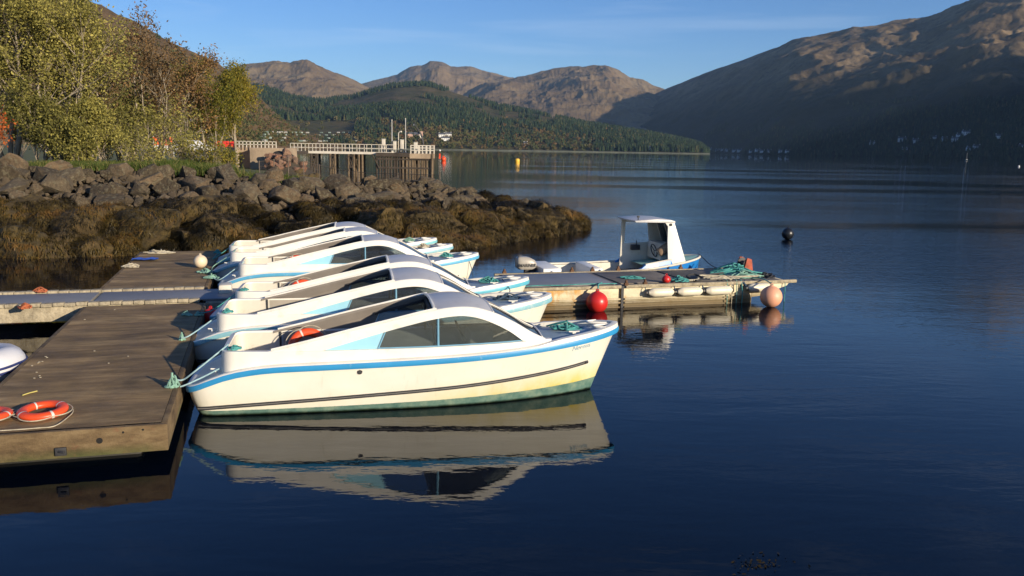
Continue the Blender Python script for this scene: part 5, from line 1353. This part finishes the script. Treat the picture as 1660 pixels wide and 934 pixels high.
b = MB(); b.tube([(3.05, -.55, Z1), (3.05, -.55, Z1 + .13)], .015, 6); b.box((3.05, -.55, Z1 + .14), (.07, .05, .05)); b.build('mast_light', M_dark, wb)
b = MB(); b.box((4.08, -.645, Z1 - .09), (.07, .03, .07)); b.build('side_lamp', M_dark, wb, bevel=.01)
# outboard
M_obs = simple('silver_outboard_cowl', (0.36, 0.33, 0.28), .35, .08, 3.0)
ob = empty('outboard_motor', (0, 0, 0)); ob.parent = wb; ob.location = (-.28, -.12, .48)
cw = MB(); rw = []
for z, sx, sy, ox in ((0, .46, .30, 0), (.06, .60, .36, 0), (.16, .62, .37, .01), (.26, .56, .35, -.02), (.33, .40, .30, -.08), (.36, .22, .2, -.12)):
    rw.append([(ox + sx / 2 * math.copysign(abs(math.cos(a)) ** .45, math.cos(a)), sy / 2 * math.copysign(abs(math.sin(a)) ** .45, math.sin(a)), z) for a in np.linspace(0, 2 * math.pi, 25)[:-1]])
cw.grid(rw, closed=True); cw.add(rw[0], [tuple(range(24))]); cw.add(rw[-1], [tuple(range(24))]); cowl = cw.build('cowl', M_obs, ob, smooth=50)
b = MB(); b.box((.05, 0, -.35), (.18, .14, .75)); b.box((.22, 0, -.02), (.2, .2, .12)); b.build('leg', M_dark, ob, bevel=.02)
b = MB(); b.tube([(-.2, 0, .35), (-.26, 0, .40), (-.14, 0, .41)], .015, 6); b.box((-.2, 0, .40), (.14, .16, .02)); b.build('handle', M_dark, ob)
cu = bpy.data.curves.new('lettering', 'FONT'); cu.body = 'MARINER'; cu.size = .125; cu.extrude = .002; cu.align_x = 'CENTER'; cu.shear = .2; cu.offset = .003
tmp = bpy.data.objects.new('tmp', cu); COL.objects.link(tmp); bpy.context.view_layer.update()
me = bpy.data.meshes.new_from_object(tmp.evaluated_get(bpy.context.evaluated_depsgraph_get())); bpy.data.objects.remove(tmp)
for v in me.vertices: v.co = Vector((v.co.x * .98, -.19 - v.co.z, .085 + v.co.y))
me.materials.clear(); me.materials.append(M_dark); me.name = 'lettering'; o = bpy.data.objects.new('lettering', me); COL.objects.link(o); o.parent = cowl
def wl_(p): return wb.matrix_world @ Vector(p)
bpy.context.view_layer.update()
cf = empty('cylinder_float', wl_((4.0, -.38, 1.02)), hw + R(18), 'brown weathered cylindrical float propped by the workboat wheel', 'float')
cf.rotation_euler = (0, R(-35), hw + R(-10))
b = MB(); b.lathe([(0, -.16), (.1, -.16), (.125, -.13), (.13, 0), (.125, .18), (.09, .22), (0, .22)], (0, 0, 0), 18, 'x'); b.build('body', simple('weathered_tan_foam', (.30, .2, .12), .85, .3, 9), cf, smooth=45)
b = MB(); b.torus((-.165, 0, 0), .07, .016, 16, 6, Matrix.Rotation(R(90), 3, 'Y')); b.build('end_ring', M_ropew, cf, smooth=50)
rope('rope', [wl_((5.38, 0, .84))] + sag(wl_((5.45, 0, .82)), bp(6.0, 1.6, .58), .14)[1:], M_roped, 'dark mooring line from the workboat bow to the barge rope heap', .014)
rope_pile('rope_coil', wl_((4.85, .25, ws(4.9) + .05)), .17, M_teal, 'small teal rope bundle on the workboat foredeck', 36, .012, .12, seed=40)

# ------------------------------------------------------------------ things on the pontoons
lifebuoy(at(70, 674, .45) + Vector((0, 0, .062)), (R(3), R(-2), .5), 'orange lifebuoy lying whole near the front edge of the nearest pontoon', Rm=.205, r=.058, group='lifebuoys on the nearest pontoon')
lifebuoy(at(-22, 681, .45) + Vector((0, 0, .062)), (R(0), R(3), 1.2), 'orange lifebuoy cut off by the left edge of the photo', Rm=.205, r=.058, group='lifebuoys on the nearest pontoon')
rope('rope', [at(-30, 700, .46), at(20, 697, .465), at(60, 694, .46), at(90, 690, .465), at(115, 672, .465), at(119, 664, .47)], M_ropew, 'thin pale line lying round the lifebuoy on the nearest pontoon', .006)
rope('rope', [at(36, 641, .462), at(48, 637, .466), at(60, 634, .462)], simple('yellow_cord', (.5, .42, .12), .8, .2, 9), 'short piece of yellow cord on the nearest pontoon', .008, 'cord')
for i, (px, py, s, lb) in enumerate([(281, 624, .085, 'green rope knot standing at the front right corner of the nearest pontoon'), (295, 548, .055, 'small green rope knot at the pontoon edge beside the second boat'), (303, 508, .10, 'pale green rope tangle near the walkway end of the nearest pontoon'), (322, 508, .08, 'green rope loops on the pontoon corner next to the dark red buoy')]):
    rope_pile('rope_knot', at(px, py + 4, .45), s, M_teal2, lb, 34, .013, s * 1.9 if i in (0, 1) else .07, seed=60 + i, group='rope knots on the nearest pontoon edge', squash=.8)
for i, (px, py, s, mt, lb) in enumerate([(333, 442, .22, M_teal2, 'green rope heap on the far pontoon next to the cream buoy'), (343, 451, .2, M_teal2, 'green rope heap at the walkway corner of the far pontoon'), (213, 433, .25, M_ropew, 'white rope tangle on the left edge of the far pontoon'), (258, 410, .45, M_ropew, 'long tangle of weathered rope at the far end of the far pontoon'), (66, 473, .16, simple('rusty_orange_rope', (.35, .1, .04), .9, .3, 9), 'rusty orange rope bundle on the far kerb of the walkway'), (42, 500, .16, bpy.data.materials['rusty_orange_rope'] if 'rusty_orange_rope' in bpy.data.materials else M_ropew, 'rusty orange rope bundle on the near kerb of the walkway'), (353, 411, .12, M_teal, 'small teal rope loop at the far corner of the far pontoon')]):
    rope_pile('rope_heap', at(px, py, .46 if i < 4 else .5), s, mt, lb, 44, .014, .09, seed=80 + i, group='rope heaps on the far pontoon and walkway', squash=.6)
tp = MB(); rw = []
for i in range(9): rw.append([(i * .08, j * .07, .02 + .05 * random.random()) for j in range(6)])
tp.grid(rw); tpo = tp.build('tarpaulin', simple('blue_tarpaulin', (.03, .08, .35), .6, .2, 5), smooth=0); tpo.location = at(212, 424, .46); tpo.rotation_euler = (0, 0, TH); tag(tpo, 'crumpled blue sheet on the left edge of the far pontoon', 'sheet')
for i in range(16):
    px, py = random.choice([(190, 578), (255, 545), (60, 600), (150, 530), (230, 500), (110, 555), (75, 581)]); p = at(px / 1.0 * random.uniform(.8, 1.1), py + random.uniform(-14, 14), .455)
    u, v_, _ = toUV(p)
    if not (-3.2 < u < -1.2): continue
    b = MB(); n = random.randint(5, 7); b.prism([(random.uniform(.6, 1) * .02 * math.cos(a), random.uniform(.6, 1) * .012 * math.sin(a)) for a in np.linspace(0, 6.28, n + 1)[:-1]], 0, .006, 'z')
    o = b.build('shell_fragment', M_ropew, smooth=0); o.location = p; tag(o, 'tiny pale shell fragment on the nearest pontoon deck', 'shell', 'shell fragments on the nearest pontoon')
# mooring lines from sterns to the pontoon
def br(i, a, P, mat, lb, t=.011): rope('mooring_line', [bl(i, a)] + P, mat, lb, t, group='stern lines of the hire boats')
k0 = at(281, 624, .45) + Vector((0, 0, .09))
br(0, (.52, -.45, .93), [bl(0, (.42, -.47, .85)), bl(0, (.1, -.5, .60)), bl(0, (-.08, -.45, .47)), k0], M_ropeb, 'pale blue line from the nearest boat stern to the knot on the pontoon corner')
br(0, (.40, -.50, .62), [bl(0, (.15, -.52, .50)), bl(0, (-.1, -.6, .42)), k0 + Vector((.02, .02, -.03))], M_ropeb, 'second pale line of the nearest boat, running low over its blue rail')
for i, (px, py) in zip((1, 2, 3, 4, 5), [(295, 548), (322, 508), (345, 450), (345, 443), (353, 411)]):
    e = at(px, py, .52)
    br(i, (.55, -.35, .90), [bl(i, (.35, -.4, .74)), bl(i, (0.0, -.42, .5)), e], [0, M_ropeb, M_teal, M_ropeb, M_teal2, M_teal][i], ['', 'stern line of the second hire boat to the small knot', 'teal stern line of the third hire boat to the pontoon corner by the red buoy', 'pale stern line of the fourth hire boat to the walkway corner', 'green stern line of the fifth hire boat', 'teal stern line of the farthest hire boat'][i])
for i in range(3):
    rope_pile('rope_coil', bl(i, (.60, -.50, CT(.6) + .0)), .10, M_teal, ['teal rope wound on the stern corner of the nearest hire boat', 'teal rope wound on the stern corner of the second hire boat', 'teal rope wound on the stern corner of the third hire boat'][i], 26, .011, .05, seed=90 + i, group='rope coils on the boat sterns')
rope('mooring_line', [bl(2, (5.5, -.1, .98))] + sag(bl(2, (5.6, -.3, .92)), bl(1, (5.4, .25, .95)), .12)[1:], M_roped, 'dark line slung between the bows of the second and third boats', .009)
rope('mooring_line', [bl(3, (5.5, -.1, .98))] + [bl(3, (5.75, -.25, .9)), bl(3, (5.9, -.25, .4)), bl(3, (5.8, -.5, -.05))], M_roped, 'dark line hanging from the bow of the fourth boat into the water', .008)
# white inflatable at the left edge
_u = toUV(at(8, 592, .45)); DGP = UV(-3.93, toUV(at(30, 584, .42))[1] - .12, 0)
dg = empty('dinghy', DGP, TH, 'white inflatable dinghy with navy piping cut off by the left edge', 'boat')
M_pvc = simple('white_pvc_tube', (0.62, 0.62, 0.64), .4, .06, 2.0); M_navy = simple('navy_piping', (0.02, 0.03, 0.12), .5, .2, 5)
P = [(-2.6, -.62, .38), (-1.2, -.62, .38), (-.2, -.60, .39), (.25, -.40, .41), (.42, -.1, .42), (.42, .15, .40), (.25, .45, .38), (-.2, .58, .35), (-1.2, .60, .34), (-2.6, .60, .34)]
b = MB(); b.tube(catmull(P, 6), .23, 16); b.build('tube', M_pvc, dg, smooth=70)
for dz_, off in ((.03, .232), (-.04, .23)):
    C_ = catmull(P, 6); Q = []
    for i, p in enumerate(C_):
        t_ = (C_[min(i + 1, len(C_) - 1)] - C_[max(i - 1, 0)]); t_.z = 0; t_.normalize(); Q.append(p + Vector((t_.y, -t_.x, 0)) * off + Vector((0, 0, dz_)))
    b = MB(); b.tube(Q, .018, 6); b.build('piping', M_navy, dg, smooth=60)
b = MB(); b.box((-1.2, .1, .3), (2.6, 1.2, .03)); b.build('floor', M_ply, dg)
# ------------------------------------------------------------------ pier
M_pw = simple('white_pier_paint', (0.58, 0.53, 0.44), .6, .12, 1.5)
M_conc = simple('tan_concrete', (0.36, 0.27, 0.18), .9, .25, .5, dirt=(.16, .11, .07), dirt_amt=.5, bump=.03, bscale=4)
M_pile = simple('weathered_timber_pile', (0.14, 0.10, 0.06), .9, .5, .8, dirt=(.04, .03, .02), dirt_amt=.8)
M_piled = simple('shade_dark_timber', (0.05, 0.038, 0.028), .9, .5, .8)  # darker copy of the pile timber, shade painted into its colour
M_gal = simple('galvanised_post', (0.42, 0.42, 0.40), .6, .15, 2)
YP = 112.0
def pp(px, z, Y=YP):
    a = pt(px, 240, Y); return Vector((a.x, Y, z))
pier = empty('pier', pp(560, 0), 0, 'long pier with white railed walkway on trestles leading to a timber pile head', 'pier')
inv = -Vector(pier.location)
def L_(p): return Vector(p) + inv
DZ = 2.85
b = MB(); x0, x1 = pp(474, 0).x, pp(640, 0).x
b.box(L_(((x0 + x1) / 2, YP, DZ - .15)), (x1 - x0, 2.0, .3)); b.build('walkway_deck', M_pw, pier)
for yy in (-.95, .95):
    b = MB()
    for z in (.45, .95): b.box(L_(((x0 + x1) / 2, YP + yy, DZ + z)), (x1 - x0, .06, .07))
    for x in np.arange(x0, x1, .95): b.box(L_((x, YP + yy, DZ + .48)), (.07, .06, .96))
    b.build('railing', M_pw, pier)
def trestle(px, w, npile, mat, brace=True):
    for k in range(npile):
        for yy in (-.8, .8):
            x = pp(px, 0).x + (k / (npile - 1) - .5) * w if npile > 1 else pp(px, 0).x
            b = MB(); b.tube([L_((x, YP + yy, -1.5)), L_((x, YP + yy, DZ - .3))], .15, 8); b.build('pile', mat, pier, smooth=50)
    if brace:
        b = MB(); x = pp(px, 0).x
        for z in (.9, 2.3): b.box(L_((x, YP - .85, z)), (w + .3, .12, .18))
        b.tube([L_((x - w / 2, YP - .9, .4)), L_((x + w / 2, YP - .9, 2.4))], .07, 6)
        b.tube([L_((x + w / 2, YP - .88, .4)), L_((x - w / 2, YP - .88, 2.4))], .07, 6)
        b.build('brace', M_piled, pier)
trestle(511, .75, 2, M_piled); trestle(541, .6, 2, M_pile); trestle(571, .7, 2, M_pile); trestle(586, .45, 2, M_pile, False)
# pier head
hx0, hx1, hx2 = pp(613, 0).x, pp(667, 0).x, pp(700, 0).x
b = MB(); b.box(L_(((hx0 + hx1) / 2, YP + 1.5, DZ - .30)), (hx1 - hx0, 7, .5)); b.build('head_deck', M_piled, pier)
b = MB(); b.box(L_(((hx1 + hx2) / 2, YP + 1.0, DZ - .42)), (hx2 - hx1, 6, .62)); b.build('concrete_head', M_conc, pier)
for px in np.linspace(614, 699, 19):
    for yy in (-1.7, .6, 3.2):
        if yy > 0 and random.random() < .6: continue
        x = pp(px, 0).x + random.uniform(-.08, .08)
        b = MB(); b.tube([L_((x, YP + yy, -1.5)), L_((x + random.uniform(-.05, .05), YP + yy, DZ - (.55 if px < 667 else .7)))], random.uniform(.11, .16), 7); b.build('pile', M_pile if (px > 655 and yy < 0) else M_piled, pier, smooth=50)  # right front piles take the lighter timber as the sunlit ones
b = MB()
for z in (.9, 2.0): b.box(L_(((hx0 + hx2) / 2, YP - 1.82, z)), (hx2 - hx0 - .3, .1, .2))
b.tube([L_((pp(607, 0).x, YP - 1.9, 2.6)), L_((pp(618, 0).x, YP - 1.9, .8))], .09, 6)
b.build('brace', M_piled, pier)
b = MB(); x = pp(702.5, 0).x; b.tube([L_((x, YP - 2, -1.5)), L_((x + .05, YP - 2, DZ - .1))], .16, 8); b.build('fender_pile', M_pile, pier, smooth=50)
for yy in (-1.9, 3.8):
    b = MB()
    for z in (.40, .72, 1.02): b.box(L_(((hx1 + hx2) / 2 + .1, YP + yy, DZ + z - .1)), (hx2 - hx1 - .1, .09, .10))
    for x in np.linspace(hx1 + .15, hx2 - .05, 6): b.box(L_((x, YP + yy, DZ + .40)), (.13, .08, 1.15))
    b.build('railing', M_pw, pier)
def onpier(name, px, lb, cat, mk, group=None):
    r_ = empty(name, pp(px, DZ, YP - .3), 0, lb, cat, group); mk(r_); return r_
def mast(h, r=.07):
    def f(r_):
        b = MB(); b.tube([(0, 0, 0), (0, 0, h)], [r, r * .75], 8); b.build('pole', M_gal, r_, smooth=60)
        b = MB(); b.lathe([(.16, 0), (.16, .1), (0, .12)], (0, 0, 0), 10); b.build('base', M_pw, r_)
        b = MB(); b.lathe([(0, 0), (.07, .02), (.08, .12), (0, .2)], (0, 0, h), 8); b.build('cap', M_pw, r_)
    return f
onpier('mast', 635.5, 'tall grey mast on the pier head, the left of the two', 'mast', mast(4.0))
onpier('mast', 657.5, 'tall grey mast on the pier head, the right of the two', 'mast', mast(4.2))
def lamp(r_):
    b = MB(); b.tube(catmull([(0, 0, 0), (0, 0, 2.0), (.05, 0, 2.5), (.25, 0, 2.7)], 5), .055, 8); b.build('pole', M_pw, r_, smooth=60)
    b = MB(); b.lathe([(0, .1), (.12, .06), (.15, -.08), (0, -.12)], (.32, 0, 2.66), 10); b.build('lamp_head', M_pw, r_, smooth=60)
onpier('lamp_post', 646, 'short white lamp post standing between the two masts on the pier', 'lamp post', lamp)
def cab(w, h, legs=True):
    def f(r_):
        b = MB(); b.box((0, 0, h * .62), (w, .5, h * .75)); b.build('case', M_pw, r_, bevel=.03)
        b = MB(); b.box((0, 0, h * 1.02), (w * 1.12, .6, .06)); b.build('lid', M_gal, r_)
        for s_ in (-1, 1): b = MB(); b.box((s_ * w * .35, 0, h * .12), (.08, .1, h * .25)); b.build('leg', M_gal, r_)
    return f
for px, w, h, lb in ((622, .42, 1.65, 'cream cabinet standing above the railing at the left of the pier head'), (640, .38, 1.4, 'narrow white cabinet beside the left mast on the pier'), (652, .42, 1.6, 'white cabinet left of the right hand mast on the pier'), (674, .45, 1.3, 'pale box on the concrete pier head under the crane jib')):
    onpier('cabinet', px, lb, 'cabinet', cab(w, h), 'cabinets on the pier head')
def crane(r_):
    b = MB(); b.lathe([(.28, 0), (.28, .5), (.16, .6), (.16, 1.2), (0, 1.2)], (0, 0, 0), 12); b.build('pedestal', M_dark, r_, smooth=40)
    b = MB(); b.tube([(0, 0, 1.1), (-.15, 0, 2.0), (-.5, 0, 2.7)], [.16, .14, .12], 8); b.tube([(-.45, 0, 2.6), (-1.2, 0, 3.7)], [.11, .07], 8); b.build('jib', M_dark, r_, smooth=40)
    b = MB(); b.tube([(-.05, 0, 1.3), (-.5, 0, 2.4)], .06, 6); b.build('ram', M_steel, r_)
    b = MB(); b.box((-1.2, 0, 3.55), (.12, .12, .2)); b.build('hook', M_steel, r_)
onpier('crane', 686, 'black bent loading crane at the right end of the pier', 'crane', crane)
# abutment and its railing
ab = empty('abutment', pp(410, 0, 96), 0, 'tan concrete abutment with a dark recess where the pier meets the land', 'abutment')
inv = -Vector(ab.location)
AZ = 3.2
xa = [pp(q, 0, 96).x for q in (360, 385, 409, 452)]
b = MB()
b.add([L_(p) for p in [(xa[0] - 2.2, 100, 1.2), (xa[1], 95.5, 1.0), (xa[1], 95.5, AZ), (xa[0] + .4, 96.6, AZ), (xa[0] + .4, 104, AZ), (xa[1], 104, AZ), (xa[0] - 2.2, 104, 1.2), (xa[1], 104, 1.0)]], [(0, 1, 2, 3), (3, 2, 5, 4), (0, 3, 4, 6), (1, 7, 5, 2), (6, 4, 5, 7)])
b.build('wing_wall', M_conc, ab, smooth=0)
b = MB(); b.box(L_(((xa[1] + xa[2]) / 2, 101.0, (AZ + 0) / 2)), (xa[2] - xa[1] - .004, 8, AZ)); b.build('recess_wall', M_conc, ab)
b = MB(); b.box(L_(((xa[2] + xa[3]) / 2, 99.5, AZ / 2 - .002)), (xa[3] - xa[2], 9, AZ)); b.build('front_block', M_conc, ab, bevel=.04)
b = MB(); b.box(L_(((xa[3] + x0) / 2 + .6, 106, DZ - .2)), (x0 - xa[3] + 3.4, 13, .4)); b.build('slab', M_piled, ab)
b = MB()
xr0, xr1 = pp(381, 0, 96).x, pp(447, 0, 96).x
for z in (.35, .68): b.box(L_(((xr0 + xr1) / 2, 96.2, AZ + z)), (xr1 - xr0, .07, .07))
for x in np.linspace(xr0, xr1, 12): b.box(L_((x, 96.2, AZ + .36)), (.09, .07, .72))
b.build('railing', M_pw, ab)
rd = empty('barrier', pp(366, 3.2, 97), 0, 'red barrier panels behind the shrubs at the left end of the abutment railing', 'barrier')
M_redp = simple('red_barrier_plastic', (.62, .04, .025), .5, .15, 2)
for k in range(3):
    b = MB(); b.box((-.8 + k * .82, 0, .36), (.74, .07, .62)); b.box((-.8 + k * .82, -.02, .02), (.1, .3, .06)); b.build('panel', M_redp, rd, bevel=.02)
nt = empty('barrier', pp(265, 2.45, 74), 0, 'bright orange netting barrier seen between the tree stems', 'barrier')
b = MB(); rw = [[(-.85 + i * .17, .12 * math.sin(i * 1.7 + j), .9 + j * .17 - .03 * math.sin(i * 2.2)) for i in range(11)] for j in range(5)]; b.grid(rw); b.build('netting', simple('orange_netting', (.75, .13, .02), .6, .25, 3), nt, smooth=0)
for x in (-.85, 0, .85): b = MB(); b.tube([(x, .05, -.2), (x, .05, 1.7)], .03, 6); b.build('post', M_gal, nt)
# parked cars behind the trees
def car(px, Y, rz, lb):
    r_ = empty('parked_car', pp(px, 2.45, Y), rz, lb, 'car', 'cars parked behind the trees')
    b = MB(); b.prism([(-2.1, .35), (2.1, .35), (2.15, .7), (1.9, .9), (1.0, 1.0), (.5, 1.42), (-1.1, 1.46), (-1.9, 1.0), (-2.15, .9)], -.85, .85, 'y'); b.build('body', M_wht2, r_, bevel=.06)
    b = MB(); 
    for s_ in (-1, 1): b.prism([(.9, 1.0), (.45, 1.36), (-1.05, 1.39), (-1.65, 1.02)], s_ * .86 - .005, s_ * .86 + .005, 'y')
    b.build('window', M_gls, r_, smooth=0)
    for x in (-1.35, 1.35):
        for s_ in (-1, 1): b = MB(); b.lathe([(0, -.1), (.32, -.1), (.34, 0), (.32, .1), (0, .1)], (x, s_ * .82, .33), 16, 'y'); b.build('wheel', M_dark, r_, smooth=40)
car(285, 92, .15, 'white car parked behind the trees, the left of the two'); car(312, 96, -.1, 'white car parked behind the trees, the right of the two')
for (u, v_, lb) in ((272, 205, 'white cottage glimpsed through the trees, the left of two'), (303, 205, 'white cottage glimpsed through the trees, the right of two')):
    g = cast(u, v_, 'hillside')
    if g: house('white_house', g, face_cam(g), 7, 5, 3, lb, M_wht, M_slate, None)
# reddish rubble round the pier root
core = MB(); rows = []
for j in range(9):
    rw = []
    for i in range(17):
        px = 428 + (522 - 428) * i / 16; f = j / 8
        top = interp(px, [428, 448, 470, 500, 522], [2.3, 3.3, 3.1, 1.5, .1]); Y = 84 + 10 * f
        rw.append((pp(px, 0, Y).x, Y, -0.5 + (top + .5) * f ** .8 - .35))
    rows.append(rw)
core.grid(rows); core.grid([[(x, y, z) for x, y, z in rows[-1]], [(x, y + 6, -1) for x, y, z in rows[-1]]])
structure(core.build('shore_rubble', M_core, smooth=50))
for k in range(46):
    px = random.uniform(432, 512); f = random.random() ** .7
    top = interp(px, [428, 448, 470, 500, 522], [2.3, 3.3, 3.1, 1.5, .1]); Y = 84 + 10 * f; z = -0.5 + (top + .5) * f ** .8 - .2
    red = z > 1.0
    boulder(random.choice(rocks_r if red else rocks_w), pp(px, z, Y), random.uniform(.32, .62), 'rubble_block' , 'rust red rubble block in the heap against the pier root' if red else 'dark weedy rubble block at the foot of the heap by the pier root', 'red rubble blocks by the pier root' if red else 'weedy rubble blocks by the pier root')
# chain link fence behind the breakwater crest
M_fen = simple('rusty_fence_wire', (.13, .10, .075), .8, .3, 3)
fe = empty('fence', pp(420, 0, 46), 0, 'thin wire fence with posts running along behind the breakwater crest', 'fence'); inv = -Vector(fe.location)
fp = [(420, 262, 50), (444, 259, 50), (467, 256, 50), (492, 262, 50), (518, 268, 50), (548, 275, 49), (580, 279, 48), (612, 281, 47), (645, 282, 46), (680, 283, 45), (713, 284, 44)]
tops = [pt(*q) for q in fp]
for i, p in enumerate(tops):
    if i % 2 == 0 or i < 5:
        b = MB(); b.tube([L_(p + Vector((0, 0, .05))), L_((p.x, p.y, max(.2, p.z - 1.5)))], .03, 6); b.build('post', M_fen, fe)
b = MB()
for dz_ in (0, .3, .6, .9):
    b.tube([L_(p - Vector((0, 0, dz_))) for p in tops], .006 if dz_ else .014, 4)
for i in range(len(tops) - 1):
    for k in range(0, 12):
        q = tops[i].lerp(tops[i + 1], k / 12); b.tube([L_(q), L_(q - Vector((0, 0, .95)))], .004, 3)
b.build('wire_mesh', M_fen, fe, fix=False)
mk = empty('channel_marker', pt(713, 292, 44), 0, 'thin pole with a red daymark and white top at the right end of the fence', 'marker')
zt = pt(713, 244, 44).z - mk.location.z
b = MB(); b.tube([(0, 0, -.4), (0, 0, zt)], .018, 8); b.build('pole', M_pile, mk)
b = MB(); b.prism([(-.05, zt - .42), (.05, zt - .42), (.035, zt - .16), (-.035, zt - .16)], -.03, .03, 'y'); b.build('daymark', M_orange, mk)
b = MB(); b.lathe([(0, zt - .05), (.04, zt - .03), (.04, zt + .03), (0, zt + .05)], (0, 0, 0), 10); b.build('lantern', M_wht2, mk, smooth=50)
# moored yacht near the right shore and a small white buoy
yp = at(1567, 259.0, 0); k_ = 800 / yp.y; yp = pt(1567, 259, 800); yp.z = 0
ya = empty('yacht', yp, 1.2, 'tiny white yacht moored off the dark right shore below the houses', 'boat')
b = MB(); rw = [[(x, -w, 1.0), (x, -w * .7, .1), (x, 0, -.3), (x, w * .7, .1), (x, w, 1.0)] for x, w in ((-3.5, .7), (-2, 1.1), (0, 1.3), (2, .9), (3.8, .02))]; b.grid(rw); b.grid([[(r1[0]), (r1[4])] for r1 in rw]); b.build('hull', M_obs, ya)  # white hull coloured grey to stand in for its shade
b = MB(); b.box((-.3, 0, 1.25), (2.6, 1.4, .5)); b.build('cabin', M_wht2, ya, bevel=.1)
b = MB(); b.tube([(.5, 0, .9), (.5, 0, 9)], .09, 6); b.build('mast', M_gal, ya); b = MB(); b.tube([(.5, 0, 2.0), (-2.8, 0, 1.9)], .12, 6); b.build('boom', M_pw, ya)
wbp = pt(1652, 268, 330); wbp.z = .2
wb2 = empty('mooring_buoy', wbp, 0, 'small white mooring buoy near the right edge of the photo', 'buoy'); wb2.scale = (.75, .75, .75); ya.scale = (.8, .8, .8)
b = MB(); b.lathe([(0, -.4)] + [(.5 * math.sin(a), -.5 * math.cos(a)) for a in np.linspace(.2, 2.9, 12)] + [(0, .5)], (0, 0, 0), 16); b.build('ball', M_wht2, wb2, smooth=60)
b = MB(); b.torus((0, 0, .55), .1, .03, 10, 5, Matrix.Rotation(R(90), 3, 'X')); b.build('eye', M_dark, wb2)
# scraps of weed floating just under the camera
V = []; 
for k in range(80):
    c = at(random.gauss(1232, 26), random.gauss(914, 7), .003); a = random.uniform(0, 6.28); l = random.uniform(.006, .02); d = Vector((math.cos(a), math.sin(a), 0)) * l; n = Vector((-d.y, d.x, 0)) * .4
    V += [tuple(c - d - n), tuple(c + d - n), tuple(c + d + n), tuple(c - d + n)]
V = np.array(V); V[:, 2] += rng.uniform(0, .012, len(V))
stuff(np_mesh('floating_weed', V, np.arange(len(V)), np.full(len(V) // 4, 4), [M_weed], {'tint': np.full(len(V), .3)}), 'scraps of brown weed floating at the bottom edge', 'seaweed')
# ------------------------------------------------------------------ air
hz = MB(); hz.box((0, 4200, 440), (15000, 11400, 892))
ho = hz.build('haze', [], smooth=0)
hm = bpy.data.materials.new('air'); hm.use_nodes = True; n_ = hm.node_tree.nodes
for q in list(n_):
    if q.type == 'BSDF_PRINCIPLED': n_.remove(q)
pv = n_.new('ShaderNodeVolumePrincipled'); pv.inputs['Density'].default_value = HAZE
pv.inputs['Color'].default_value = (0.42, 0.66, 1.0, 1); pv.inputs['Anisotropy'].default_value = 0.0
hm.node_tree.links.new(pv.outputs[0], n_['Material Output'].inputs['Volume'])
ho.data.materials.append(hm)
stuff(ho, 'thin blue air over the whole loch', 'haze')
